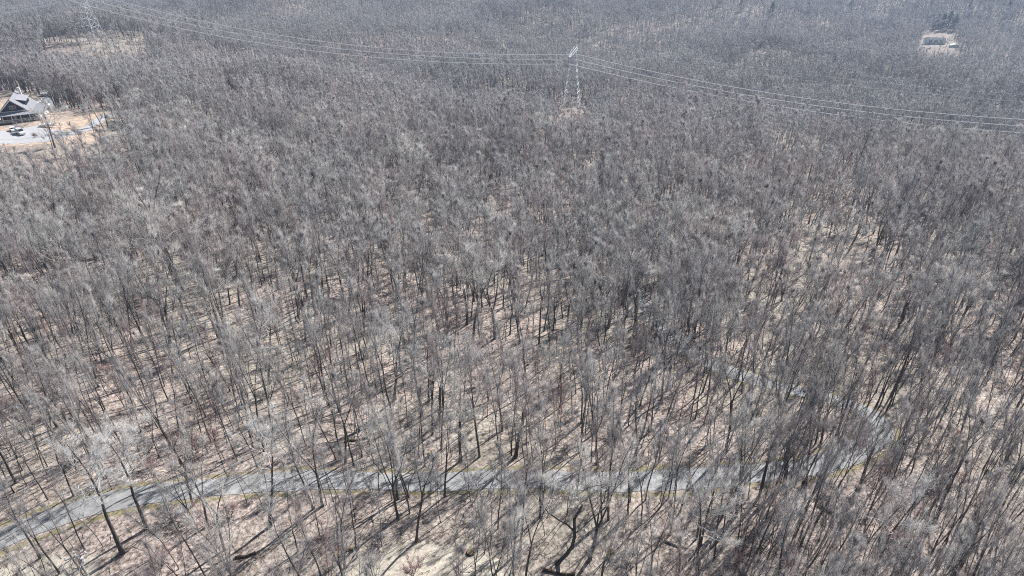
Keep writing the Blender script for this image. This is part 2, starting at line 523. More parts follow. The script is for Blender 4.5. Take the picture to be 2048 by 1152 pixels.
def tree_arrays(seed, form, lod=0, trunk_path=None, H=20.0):
    """returns trunk Wood and crown Wood of a bare tree about H high"""
    rs = np.random.default_rng(seed)
    tr, cr = Wood(), Wood()
    r0 = {'oak': .27, 'slender': .165, 'forked': .2, 'broad': .25, 'crooked': .18, 'sapling': .06, 'bush': .022}[form] * rs.uniform(.9, 1.15)
    wig = {'oak': .05, 'slender': .03, 'forked': .045, 'broad': .05, 'crooked': .13, 'sapling': .06, 'bush': .1}[form]
    leaders = []            # (path, radii)
    k = 13
    def trunk(start, d0, L, ra, rb, kk, w):
        P = curve_from(rs, np.array([start]), unit(np.array([d0], float)), np.array([L]), kk, w, 0.02)[0]
        return P, ra + (rb - ra) * np.linspace(0, 1, kk) ** 0.85
    if trunk_path is not None:
        P = np.array(trunk_path, float); k = len(P)
        rr = np.linspace(r0 * 1.0, r0 * .45, k); rr[0] *= 1.35
        tr.tubes(P[None], rr[None], 7 if lod == 0 else 4)
        nf = 4
        for j in range(nf):
            az = j * 2 * math.pi / nf + rs.uniform(-.5, .5); th = rs.uniform(.35, .9)
            d = np.array([math.sin(th) * math.cos(az), math.sin(th) * math.sin(az), math.cos(th)])
            Q, q = trunk(P[-1 if j < 2 else -2], d, H * rs.uniform(.28, .40), rr[-1] * .8, .02, 7, .16)
            (cr if j > 1 else tr).tubes(Q[None], q[None], 5); leaders.append((Q, q, 0.12))
    elif form == 'slender':
        h = rs.uniform(.50, .64)
        P, rr = trunk((0, 0, -.3), (rs.normal(0, .03), rs.normal(0, .03), 1), H * h, r0, r0 * .6, 9, wig)
        rr[0] *= 1.25
        tr.tubes(P[None], rr[None], 6 if lod == 0 else 4)
        nf = rs.integers(3, 5); a0 = rs.uniform(0, 6.28)
        for j in range(nf):
            az = a0 + j * 2 * math.pi / nf + rs.uniform(-.4, .4); th = rs.uniform(.12, .36) if j else rs.uniform(.0, .1)
            d = np.array([math.sin(th) * math.cos(az), math.sin(th) * math.sin(az), math.cos(th)])
            Q, q = trunk(P[-1 - (j > 1)], d, H * (1 - h) * rs.uniform(.75, 1.0), rr[-1] * (.8 if j == 0 else .6), .012, 8, .055)
            (tr if j == 0 or lod else cr).tubes(Q[None], q[None], 5 if lod == 0 else 3); leaders.append((Q, q, .12))
        leaders.append((P, rr, .68))
    elif form in ('crooked', 'sapling'):
        P, rr = trunk((0, 0, -.3), (rs.normal(0, .03), rs.normal(0, .03), 1), H * .98, r0, .014, k, wig)
        rr[0] *= 1.25
        tr.tubes(P[None], rr[None], (6 if lod == 0 else 4) if form != 'sapling' else 4)
        leaders.append((P, rr, {'crooked': .48, 'sapling': .42}[form]))
    elif form == 'forked':
        h = rs.uniform(.30, .5)
        P, rr = trunk((0, 0, -.3), (rs.normal(0, .05), rs.normal(0, .05), 1), H * h, r0, r0 * .72, 7, wig)
        rr[0] *= 1.3
        tr.tubes(P[None], rr[None], 6 if lod == 0 else 4)
        nf = rs.integers(2, 4); a0 = rs.uniform(0, 6.28)
        for j in range(nf):
            az = a0 + j * 2 * math.pi / nf + rs.uniform(-.4, .4); th = rs.uniform(.14, .34)
            d = np.array([math.sin(th) * math.cos(az), math.sin(th) * math.sin(az), math.cos(th)])
            Q, q = trunk(P[-1], d, H * (1 - h) * rs.uniform(.85, 1.02), rr[-1] * .72, .016, 9, .06)
            tr.tubes(Q[None], q[None], 5 if lod == 0 else 3); leaders.append((Q, q, .22))
    elif form == 'oak':
        h = rs.uniform(.42, .5)
        P, rr = trunk((0, 0, -.3), (rs.normal(0, .03), rs.normal(0, .03), 1), H * .9, r0, .03, 15, wig)
        rr[0] *= 1.4
        tr.tubes(P[None], rr[None], 8); leaders.append((P, rr, .61))
        for j in range(10):
            t_ = h + .42 * j / 10; az = j * 2.4 + rs.uniform(-.4, .4); th = rs.uniform(.75, 1.25) - .45 * j / 10
            A_, T_ = along(P[None], np.array([[t_]])); A_ = A_[0, 0]
            d = np.array([math.sin(th) * math.cos(az), math.sin(th) * math.sin(az), math.cos(th)])
            Q, q = trunk(A_, d, H * rs.uniform(.2, .34), np.interp(t_, np.linspace(0, 1, 15), rr) * rs.uniform(.5, .75), .014, 10, .26)
            cr.tubes(Q[None], q[None], 6); leaders.append((Q, q, .2))
    elif form == 'broad':
        h = rs.uniform(.36, .46)
        P, rr = trunk((0, 0, -.3), (rs.normal(0, .04), rs.normal(0, .04), 1), H * h, r0, r0 * .8, 7, wig)
        rr[0] *= 1.35
        tr.tubes(P[None], rr[None], 7 if lod == 0 else 4)
        nf = rs.integers(6, 8); a0 = rs.uniform(0, 6.28)
        for j in range(nf):
            az = a0 + j * 2.4 + rs.uniform(-.3, .3); th = rs.uniform(.25, .85) if j else .12
            d = np.array([math.sin(th) * math.cos(az), math.sin(th) * math.sin(az), math.cos(th)])
            Q, q = trunk(P[-1 - (j % 3)], d, H * (1 - h) * rs.uniform(.7, .95), rr[-1] * rs.uniform(.28, .45), .012, 11, .24)
            cr.tubes(Q[None], q[None], 5 if lod == 0 else 3); leaders.append((Q, q, .18))
    elif form == 'bush':
        for j in range(9):
            az = j * 2.4; th = rs.uniform(.1, .7)
            d = np.array([math.sin(th) * math.cos(az), math.sin(th) * math.sin(az), math.cos(th)])
            Q, q = trunk((0, 0, -.1), d, H * rs.uniform(.7, 1), r0, .01, 6, .1)
            tr.tubes(Q[None], q[None], 3); leaders.append((Q, q, .15))
    lim0 = {'oak': 9, 'slender': 7, 'crooked': 20, 'sapling': 11, 'forked': 13, 'broad': 10, 'bush': 3}[form]
    Lm = {'oak': 3.0, 'slender': 2.7, 'crooked': 3.6, 'sapling': 2.3, 'forked': 3.0, 'broad': 3.3, 'bush': 1.0}[form]
    nb, ntw = (6, 9) if lod == 0 else ((5, 8) if lod == 1 else (3, 9))
    rt = (.0075, .0125, .024)[lod]
    if form == 'oak': nb, ntw = 5, 8
    if form == 'broad': nb, ntw = nb + 1, ntw + 2
    if form == 'bush': nb, ntw = 3, 5
    if lod == 2: lim0 = max(3, int(lim0 * .75))
    if form == 'sapling': nb, ntw = nb - 2, ntw - 3
    S, D, L, r_ = [], [], [], []
    for P, q, t0 in leaders:
        lim = lim0 if t0 < .6 else 4
        f = np.sort(t0 + (1 - t0) * rs.uniform(0, .97, lim) ** .8)
        A, T = along(P[None], f[None]); A, T = A[0], T[0]
        az = np.arange(lim) * 2.4 + rs.uniform(0, 6.3) + rs.normal(0, .5, lim)
        e, g = frames(T)
        th = rs.uniform(.38, .95, lim) * (1 - .35 * f)
        d = T * np.cos(th)[:, None] + (e * np.cos(az)[:, None] + g * np.sin(az)[:, None]) * np.sin(th)[:, None]
        prof = np.clip(np.sin(np.clip((f - t0) / (1 - t0) * .85 + .18, 0, 1) * math.pi), .25, 1)
        S.append(A); D.append(unit(d)); L.append(Lm * prof * rs.uniform(.6, 1.15, lim) * (H / 20 if form not in ('sapling', 'bush') else 1))
        r_.append(np.interp(f, np.linspace(0, 1, len(q)), q) * .5)
    S, D, L, r_ = np.concatenate(S), np.concatenate(D), np.concatenate(L), np.concatenate(r_)
    r_ = np.clip(r_, .016, .06)
    kl = 5 if lod == 0 else 4
    LP = curve_from(rs, S, D, L, kl, .11 if form != 'broad' else .2, .16 if form != 'broad' else .10)
    cr.tubes(LP, r_[:, None] * np.linspace(1, .22, kl) + .004, 4 if lod == 0 else 3)
    n = len(LP)
    f = np.clip((np.arange(nb) + .6) / nb + rs.uniform(-.08, .08, (n, nb)), .15, .99)
    A, T = along(LP, f); A, T = A.reshape(-1, 3), T.reshape(-1, 3)
    m = len(A); e, g = frames(T); az = rs.uniform(0, 6.283, m); th = rs.uniform(.35, .85, m)
    d = T * np.cos(th)[:, None] + (e * np.cos(az)[:, None] + g * np.sin(az)[:, None]) * np.sin(th)[:, None]
    d[:, 2] += .40
    BL = np.repeat(L, nb) * rs.uniform(.30, .62, m)
    BP = curve_from(rs, A, unit(d), BL, 3, .14, .10)
    cr.tubes(BP, np.repeat(np.clip(r_ * .4, .013, .03), nb)[:, None] * np.array([1, .7, .3]) * (1, 1.15, 1.5)[lod], 3)
    f = rs.uniform(.12, 1, (m, ntw))
    A, T = along(BP, f); A, T = A.reshape(-1, 3), T.reshape(-1, 3)
    n2 = len(A)
    d = T * .85 + rs.normal(0, .46, (n2, 3)); d[:, 2] += .32
    TL = rs.uniform(.45, 1.25, n2) * (1.0 if form != 'bush' else .5)
    cr.spikes(A, A + unit(d) * TL[:, None], np.full(n2, rt))
    # twigs straight from the limbs and the leader tips
    f = rs.uniform(.3, 1, (n, ntw))
    A, T = along(LP, f); A, T = A.reshape(-1, 3), T.reshape(-1, 3)
    d = T * .8 + rs.normal(0, .4, (len(A), 3)); d[:, 2] += .4
    cr.spikes(A, A + unit(d) * rs.uniform(.4, 1.1, len(A))[:, None], np.full(len(A), rt))
    return tr, cr

def wood_mesh(name, w, m):
    V, Q, T = w.arrays()
    return mesh_np(name, V, [Q, T], m, smooth=True)

def joined_mesh(name, tr, cr, mt, mc):
    V1, Q1, T1 = tr.arrays(); V2, Q2, T2 = cr.arrays(); n = len(V1)
    F = [Q1, T1, Q2 + n, T2 + n]
    mi = np.concatenate([np.zeros(len(Q1) + len(T1)), np.ones(len(Q2) + len(T2))])
    return mesh_np(name, np.concatenate([V1, V2]), F, [mt, mc], mi, smooth=True)

FORMS = ['slender', 'slender', 'slender', 'slender', 'forked', 'forked', 'forked', 'broad', 'broad', 'crooked', 'crooked', 'broad']
NT = len(FORMS)
PALE = {8, 11, 6}
near_mesh = []
for i, fm in enumerate(FORMS):
    t_, c_ = tree_arrays(100 + i, fm, 0)
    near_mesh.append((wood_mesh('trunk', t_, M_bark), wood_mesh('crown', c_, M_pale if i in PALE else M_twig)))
oak_mesh = []
for i in range(3):
    t_, c_ = tree_arrays(500 + i, 'oak', 0)
    oak_mesh.append((wood_mesh('trunk', t_, M_bark), wood_mesh('crown', c_, M_limb)))
sap_mesh = []
for i in range(5):
    t_, c_ = tree_arrays(300 + i, 'sapling', 0, H=10.0)
    sap_mesh.append(joined_mesh('sapling', t_, c_, M_bark, M_redtwig if i == 4 else M_twig))
bush_mesh = []
for i in range(3):
    t_, c_ = tree_arrays(340 + i, 'bush', 0, H=2.0)
    bush_mesh.append(joined_mesh('bush', t_, c_, M_redtwig, M_redtwig) if i == 0 else joined_mesh('bush', t_, c_, M_bark, M_twig))

# prototypes for the wood that is instanced (kept outside the scene)
forest_col = bpy.data.collections.new('forest_forms')
def proto(i, me): forest_col.objects.link(bpy.data.objects.new('form_%03d' % i, me))
pid = 0
MID0 = 0
for i, fm in enumerate(FORMS):                                   # 0..11 mid detail
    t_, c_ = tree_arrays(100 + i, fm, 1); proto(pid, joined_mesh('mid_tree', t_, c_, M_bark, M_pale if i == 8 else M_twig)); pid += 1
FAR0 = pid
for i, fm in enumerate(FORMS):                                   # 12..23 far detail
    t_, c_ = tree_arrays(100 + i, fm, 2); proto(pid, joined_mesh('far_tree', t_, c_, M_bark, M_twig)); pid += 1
SAP0 = pid
for i in range(5):
    t_, c_ = tree_arrays(300 + i, 'sapling', 1, H=10.0); proto(pid, joined_mesh('mid_sapling', t_, c_, M_bark, M_redtwig if i == 4 else M_twig)); pid += 1
BUSH0 = pid
for i in range(3):
    t_, c_ = tree_arrays(340 + i, 'bush', 1, H=2.0); proto(pid, joined_mesh('mid_bush', t_, c_, M_bark, M_redtwig if i == 0 else M_twig)); pid += 1

# ------------------------------------------------------------------ where the trees stand
rng = np.random.default_rng(11)
def scatter(y0, y1, sp_, margin):
    xs_max = 0.80 * (y1 * cp + 160 * sp) + margin
    X, Y = np.meshgrid(np.arange(-xs_max, xs_max, sp_), np.arange(y0, y1, sp_))
    X = X + rng.uniform(-.5, .5, X.shape) * sp_ * 1.25; Y = Y + rng.uniform(-.5, .5, Y.shape) * sp_ * 1.25
    X, Y = X.ravel(), Y.ravel()
    Z = gz(X, Y)
    dep = Y * cp + (CAM_H - Z) * sp
    m = (np.abs(X) < dep * .78 + margin) & (Y >= y0) & (Y < y1)
    return X[m], Y[m], Z[m]
parts_ = [scatter(22, 110, 2.95, 28), scatter(110, 330, 3.3, 26), scatter(330, 640, 4.0, 26), scatter(640, 1420, 4.9, 10)]
TX, TY, TZ = (np.concatenate([q[i] for q in parts_]) for i in range(3))
# more stems close along the road where it runs back into the wood
rp = ROAD[(ROAD[:, 1] < 190)]
tg = np.gradient(rp, axis=0); tg /= np.linalg.norm(tg, axis=1)[:, None]
pr = np.where((rp[:, 0] > 30) | (rp[:, 1] > 78), .85, np.where(rp[:, 0] > -26, .50, .10))
sel = np.repeat(np.where(rng.random(len(rp)) < pr)[0], 2)
of = np.where(ROAD[sel, 1] > 72, rng.uniform(2.3, 5.0, len(sel)), rng.uniform(2.7, 6.5, len(sel))) * rng.choice([-1, 1], len(sel))
ex = rp[sel, 0] - tg[sel, 1] * of + rng.normal(0, .4, len(sel)); ey = rp[sel, 1] + tg[sel, 0] * of + rng.normal(0, .4, len(sel))
# and a denser stand on the right flank below the bend
qx, qy = rng.uniform(22, 72, 150), rng.uniform(28, 62, 150)
TX, TY = np.concatenate([TX, ex, qx]), np.concatenate([TY, ey, qy]); TZ = gz(TX, TY)
n = len(TX)
clump = np.sin(TX * .043 + 1.1) * np.sin(TY * .05 + .4) + .6 * np.sin(TX * .11 - TY * .07) + .5 * np.sin(TX * .019 + TY * .016)
is_sap = rng.random(n) < np.where(TY < 330, np.where(TY < 110, .48, .40) + .08 * np.clip(clump, -1, 1), .16)
form = rng.choice(NT, n, p=[.09, .09, .09, .09, .12, .12, .12, .06, .05, .06, .06, .05])
nearband = TY < 105
form = np.where(nearband & np.isin(form, (7, 8, 11)) & (rng.random(n) < .7), rng.integers(0, 4, n), form)
TH = np.clip(rng.normal(np.where(nearband, 17.4, 18.6), 2.8, n), 11, 26)
big = rng.random(n) < .05
TH = np.where(big & ~nearband, TH * 1.2, TH); form = np.where(big & ~nearband, rng.choice([7, 8, 11], n), form)
TH = np.where(np.isin(form, (7, 8, 11)), TH * 1.03, TH)
TH = np.where(is_sap, rng.uniform(6, 13.5, n), TH)
TH = np.where(TY > 640, TH * .95, TH)
RZ = rng.uniform(0, 2 * math.pi, n)
TH = TH * (1 + .10 * np.clip(np.sin(TX * .031 + 2) * np.sin(TY * .027) + .6 * np.sin(TX * .013 - TY * .019), -1, 1))
WX = np.where(nearband, rng.uniform(.55, .95, n), rng.uniform(.65, 1.3, n))
LX = rng.normal(0, .045, n); LY = rng.normal(0, .045, n)
# keep clear: road, driveway, yard, power-line cut, lot, straw clearing
keep = rng.random(n) < np.clip(.88 + .32 * clump, .28, 1)
keep &= dist_line(TX, TY, ROAD) > np.where(is_sap, 2.2, np.where(TY > 72, 2.3, 2.8))
keep &= dist_line(TX, TY, DRIVE) > 5.0
def grow(P, k): return P.mean(0) + (P - P.mean(0)) * k
keep &= ~inside(TX, TY, grow(YARD, 1.02))
keep &= ~inside(TX, TY, grow(LOT, .85))
tl = (TX - LINE_A[0]) * LDIR[0] + (TY - LINE_A[1]) * LDIR[1]
nl = (TX - LINE_A[0]) * LNOR[0] + (TY - LINE_A[1]) * LNOR[1]
cut = (nl < 17) & (nl > np.where(tl > 430, -22, -7))
keep &= ~(cut & ~(is_sap & (rng.random(n) < .25)))
keep &= ((TX - CLEAR_C[0]) / 11) ** 2 + ((TY - CLEAR_C[1]) / 4.8) ** 2 > 1
px, py, dep = project(TX, TY, TZ)
tpx, tpy, _ = project(TX, TY, TZ + TH)
# the felled strips in front of the house and of the two pylons
def screens(x0, x1, y0, y1, before):
    return (np.maximum(px, tpx) > x0) & (np.minimum(px, tpx) < x1) & (tpy < y1) & (py > y0) & (TY < before)
m = screens(-40, 205, 186, 283, 262)
keep &= ~(m & (rng.random(n) < .9))
m = screens(12, 66, 200, 276, 262); keep &= ~m
m = screens(200, 240, 215, 285, 290); keep &= ~(m & (rng.random(n) < .7))
m = screens(95, 290, 89, 99, 575); keep &= ~(m & (rng.random(n) < .93))
m = screens(330, 470, 96, 108, 560); keep &= ~(m & (rng.random(n) < .25))
m = screens(1110, 1174, 150, 216, 480); keep &= ~(m & (rng.random(n) < .98))
m = screens(1540, 2060, 266, 284, 440); keep &= ~(m & (nl < 0) & (rng.random(n) < .6))
m = screens(1842, 1914, 64, 94, 826); keep &= ~(m & (rng.random(n) < .93))

# landmark trees of the photograph (pixel of the base, form index, height, lean)
LAND = [
    (244, 1106, 11, 20.5, 'big pale-limbed tree leaning over the road just right of the utility pole'),
    (293, 1057, 8, 18.5, 'pale-topped tree on the mossy near verge, right of the biggest pale-limbed tree'),
    (541, 1052, 8, 19.5, 'broad pale-crowned tree standing on the near side of the road opposite the reddish brush'),
    (449, 1100, 4, 16.5, 'slim forked tree with pale upper limbs below the near verge'),
    (832, 1083, 5, 18.0, 'dark forked tree at the upper edge of the straw clearing'),
    (1040, 1100, 1, 18.0, 'straight dark tree left of the strongly bent tree'),
    (1180, 1118, 6, 22.0, 'tall twin-stemmed tree leaning right, beside the strongly bent tree'),
    (538, 768, 8, 19.0, 'lone pale oak with a wide crown rising above the slender woods beyond the road'),
    (790, 800, 11, 19.0, 'pale spreading tree in the slender woods beyond the road'),
    (1005, 862, 5, 17.5, 'dark forked tree close above the mossy far verge'),
    (80, 1116, 1, 15.5, 'slim leaning tree at the near road edge, left of the utility pole'),
    (1740, 1160, 8, 17.0, 'pale gnarled tree at the bottom edge below the road bend'),
    (1390, 1165, 11, 17.5, 'crooked pale tree right of the yellow-green shrub'),
]
land = []
for (bx, by, fi, hh, lab) in LAND:
    x, y = on_ground(bx, by)
    keep &= np.hypot(TX - x, TY - y) > np.where(is_sap, 1.8, 4.2)
    land.append((x, y, fi, hh, lab))
SX, SY = on_ground(1112, 1128)
keep &= np.hypot(TX - SX, TY - SY) > 3.5
keep &= ~((np.abs(px - 1120) < 42) & (TY < SY) & (TY > SY - 16))
for (bx, by, *_r) in LAND[:3]:
    yb = on_ground(bx, by)[1]; keep &= ~((np.abs(px - bx) < 34) & (TY < yb) & (TY > yb - 15))

K = np.where(keep)[0]
TX, TY, TZ, TH, RZ, WX, LX, LY, form, is_sap, px, py, tpx, tpy, dep = (q[K] for q in (TX, TY, TZ, TH, RZ, WX, LX, LY, form, is_sap, px, py, tpx, tpy, dep))
n = len(TX)
# trees on the steeper right flank lean a little downhill
LY = LY + np.where((px > 1150) & (TY < 110), .05, 0)
LX = LX + 0
inview = (np.minimum(px, tpx) < 2030) & (np.maximum(px, tpx) > 18) & (tpy < 1130) & (tpy > -20)
size = TH / dep
def top_k(mask, k):
    i = np.where(mask)[0]
    return i[np.argsort(-size[i])[:k]]
near_t = top_k(inview & ~is_sap, 300 - len(LAND) - 1)
near_s = top_k(inview & is_sap, 150)
single = np.zeros(n, bool); single[near_t] = True; single[near_s] = True

# ------------------------------------------------------------------ the individual trees
ORD = ['', 'first', 'second', 'third', 'fourth', 'fifth', 'sixth', 'seventh', 'eighth', 'ninth', 'tenth', 'eleventh', 'twelfth']
def ordinal(k): return ORD[k] if k < len(ORD) else '%dth' % k if k % 10 not in (1, 2, 3) or 10 < k % 100 < 14 else '%d%s' % (k, {1: 'st', 2: 'nd', 3: 'rd'}[k % 10])
KINDWORD = {'slender': 'slender tree', 'forked': 'forked tree', 'broad': 'broad tree', 'crooked': 'crooked tree'}
def road_y(x):
    m = ROAD[(ROAD[:, 1] < 75)]
    o = np.argsort(m[:, 0]); return np.interp(x, m[o, 0], m[o, 1])
BANDS = [(-1e9, 260, 'above the utility pole', 'around the utility pole'), (260, 520, 'behind the pale-limbed tree', 'right of the pale-limbed tree'),
         (520, 740, 'past the reddish brush', 'near the brown log'), (740, 960, 'past the straw clearing', 'behind the straw clearing'),
         (960, 1190, 'past the bent tree', 'around the bent tree'), (1190, 1420, 'past the yellow-green shrub', 'near the yellow-green shrub'),
         (1420, 1660, 'inside the road bend', 'under the road bend'), (1660, 1880, 'behind the road bend', 'outside the road bend'), (1880, 1e9, "at the photo's right edge", "at the photo's right edge")]
def zone(i):
    far = TY[i] > road_y(TX[i])
    bx = px[i]
    for lo, hi, fw, nw in BANDS:
        if lo <= bx < hi: return ('beyond the road' if far else 'below the road') + ', ' + (fw if far else nw), far
def labels_for(ids, word):
    buckets = {}
    for i in ids:
        z, far = zone(i)
        if far: z = ('far ' if dep[i] > np.median(dep[ids]) + 6 else '') + '|' + z
        else: z = '|' + z
        buckets.setdefault((z, word(i)), []).append(i)
    out = {}
    for (z, w), l in buckets.items():
        l.sort(key=lambda i: px[i])
        row, zz = z.split('|')
        for k, i in enumerate(l, 1):
            if len(l) == 1: out[i] = 'the only %s%s %s' % ('deeper ' if row else '', w, zz)
            else: out[i] = '%s from left of %d %s%ss %s' % (ordinal(k), len(l), 'deeper ' if row else '', w, zz)
            out[i] = out[i].replace(',', '')
    return out
lab = labels_for(near_t, lambda i: KINDWORD[FORMS[form[i]]])
def place_tree(x, y, z, h, fi, rz, wx, lx, ly, label, meshes=None):
    root = empty('tree', (x, y, z), rz)
    s_ = h / 20.0
    root.rotation_euler = (lx, ly, rz)
    root.scale = (s_ * wx, s_ * wx, s_)
    tag(root, label, 'tree', 'bare trees near the road')
    mt_, mc_ = meshes or near_mesh[fi]
    link('trunk', mt_, root); link('crown', mc_, root)
    return root
for i in near_t:
    place_tree(TX[i], TY[i], TZ[i], TH[i], form[i], RZ[i], WX[i], LX[i], LY[i], lab[i])
for (x, y, fi, hh, l) in land:
    k = int(abs(x * 7)) % 10
    place_tree(x, y, float(gz(x, y)), hh, fi, 0.0, 1.0 if k % 2 else -1.0, .01, .09 if x < -22 else .04, l, oak_mesh[k % 3] if FORMS[fi] == 'broad' else None)
lab = labels_for(near_s, lambda i: 'thin sapling' if (i % 5) != 4 else 'reddish sapling')
for i in near_s:
    o = link('sapling', sap_mesh[i % 5])
    o.location = (TX[i], TY[i], TZ[i]); o.rotation_euler = (LX[i], LY[i], RZ[i]); s_ = TH[i] / 10; o.scale = (s_, s_, s_)
    tag(o, lab[i], 'sapling', 'saplings under the trees')

# the strongly bent tree
bent = [(0, 0, -.3), (.5, .1, .5), (1.3, .3, 1.5), (1.9, .4, 3.0), (2.1, .4, 4.8), (2.0, .5, 6.4), (1.9, .5, 7.8), (2.3, .4, 9.2), (2.7, .4, 10.4), (2.3, .4, 11.2), (2.0, .5, 12.0)]
t_, c_ = tree_arrays(777, 'broad', 0, trunk_path=bent, H=15)
lb = Wood()
rs = np.random.default_rng(5)
lb.tubes(np.array([[(2.1, .4, 5.6), (1.1, .5, 6.9), (.0, .4, 7.9), (-1.2, .3, 9.2), (-2.0, .4, 10.8), (-2.4, .5, 12.0)]], float), np.array([[.14, .12, .10, .08, .05, .02]]), 5)
root = empty('tree', (SX, SY, float(gz(SX, SY))))
tag(root, 'strongly bent S-shaped dark tree at the lower edge, forking halfway up', 'tree', 'bare trees near the road')
link('trunk', wood_mesh('trunk', t_, M_bark), root)
link('limb', wood_mesh('limb', lb, M_bark), root)
link('crown', wood_mesh('crown', c_, M_pale), root)

# ------------------------------------------------------------------ the rest of the wood, one instanced mass each
def instance_mass(name, X, Y, Z, PID, ROT, SCL, label):
    me = bpy.data.meshes.new(name)
    me.vertices.add(len(X)); me.vertices.foreach_set('co', np.stack([X, Y, Z], 1).astype(np.float32).ravel())
    a_ = me.attributes.new('form', 'INT', 'POINT'); a_.data.foreach_set('value', PID.astype(np.int32))
    a_ = me.attributes.new('turn', 'FLOAT_VECTOR', 'POINT'); a_.data.foreach_set('vector', ROT.astype(np.float32).ravel())
    a_ = me.attributes.new('size', 'FLOAT_VECTOR', 'POINT'); a_.data.foreach_set('vector', SCL.astype(np.float32).ravel())
    o = link(name, me); tag(o, label, kind='stuff')
    ng = bpy.data.node_groups.new(name + '_nodes', 'GeometryNodeTree')
    ng.interface.new_socket('Geometry', in_out='INPUT', socket_type='NodeSocketGeometry')
    ng.interface.new_socket('Geometry', in_out='OUTPUT', socket_type='NodeSocketGeometry')
    gi, go = ng.nodes.new('NodeGroupInput'), ng.nodes.new('NodeGroupOutput')
    iop = ng.nodes.new('GeometryNodeInstanceOnPoints'); ci = ng.nodes.new('GeometryNodeCollectionInfo')
    ci.inputs['Collection'].default_value = forest_col
    ci.inputs['Separate Children'].default_value = True; ci.inputs['Reset Children'].default_value = True
    def named(nm, ty):
        q = ng.nodes.new('GeometryNodeInputNamedAttribute'); q.data_type = ty; q.inputs['Name'].default_value = nm; return q.outputs['Attribute']
    e2r = ng.nodes.new('FunctionNodeEulerToRotation')
    L_ = ng.links.new
    L_(gi.outputs[0], iop.inputs['Points']); L_(ci.outputs[0], iop.inputs['Instance'])
    iop.inputs['Pick Instance'].default_value = True
    L_(named('form', 'INT'), iop.inputs['Instance Index'])
    L_(named('turn', 'FLOAT_VECTOR'), e2r.inputs[0]); L_(e2r.outputs[0], iop.inputs['Rotation'])
    L_(named('size', 'FLOAT_VECTOR'), iop.inputs['Scale'])
    L_(iop.outputs[0], go.inputs[0])
    md = o.modifiers.new('instances', 'NODES'); md.node_group = ng
    return o
rest = ~single
mt = rest & ~is_sap
PID = np.where(TY < 300, MID0 + form, FAR0 + form)
s_ = TH / 20
instance_mass('forest', TX[mt], TY[mt], TZ[mt], PID[mt], np.stack([LX, LY, RZ], 1)[mt], np.stack([s_ * WX, s_ * WX, s_], 1)[mt], 'bare grey deciduous forest running down to the valley')
ms = rest & is_sap
s_ = TH / 10
BXx, BYy, BZz = scatter(24, 560, 6.2, 10)
bk = rng.random(len(BXx)) < np.where(BYy < 120, .28, .20)
btl = (BXx - LINE_A[0]) * LDIR[0] + (BYy - LINE_A[1]) * LDIR[1]; bnl = (BXx - LINE_A[0]) * LNOR[0] + (BYy - LINE_A[1]) * LNOR[1]
bk &= (dist_line(BXx, BYy, ROAD) > 3.2) & (dist_line(BXx, BYy, DRIVE) > 4) & ~inside(BXx, BYy, YARD)
bk |= (np.abs(bnl) < 26) & (rng.random(len(BXx)) < .35) & (BYy > 300)
BXx, BYy, BZz = BXx[bk], BYy[bk], BZz[bk]
nbsh = len(BXx)
bs = rng.uniform(.5, 1.5, nbsh)
instance_mass('undergrowth', np.concatenate([TX[ms], BXx]), np.concatenate([TY[ms], BYy]), np.concatenate([TZ[ms], BZz]),
              np.concatenate([SAP0 + (np.arange(n) % 5)[ms], BUSH0 + np.arange(nbsh) % 3]),
              np.concatenate([np.stack([LX, LY, RZ], 1)[ms], np.stack([0 * bs, 0 * bs, rng.uniform(0, 6.28, nbsh)], 1)]),
              np.concatenate([np.stack([s_, s_, s_], 1)[ms], np.stack([bs * 1.2, bs * 1.2, bs], 1)]),
              'thin saplings and low twiggy brush under the trees')
print('trees', n, 'forest', mt.sum(), 'undergrowth', ms.sum() + nbsh)

# ------------------------------------------------------------------ fallen branches and twigs on the floor
w = Wood()
m = 11000
X = rng.uniform(-75, 75, m); Y = 36 + 110 * rng.random(m) ** 1.3
ok = dist_line(X, Y, ROAD) > 2.6
X, Y = X[ok], Y[ok]; m = len(X)
az = rng.uniform(0, 6.283, m); Lf = rng.gamma(2, .5, m) + .3
A = np.stack([X, Y, gz(X, Y) + .05], 1)
B_ = A.copy(); B_[:, 0] += np.cos(az) * Lf; B_[:, 1] += np.sin(az) * Lf; B_[:, 2] = gz(B_[:, 0], B_[:, 1]) + .06 + rng.uniform(0, .25, m)
w.spikes(A, B_, rng.uniform(.012, .04, m))
V, Q, T = w.arrays()
tag(link('fallen_branches', mesh_np('fallen_branches', V, [T], M_bark)), 'dead branches scattered over the leaf litter', kind='stuff')

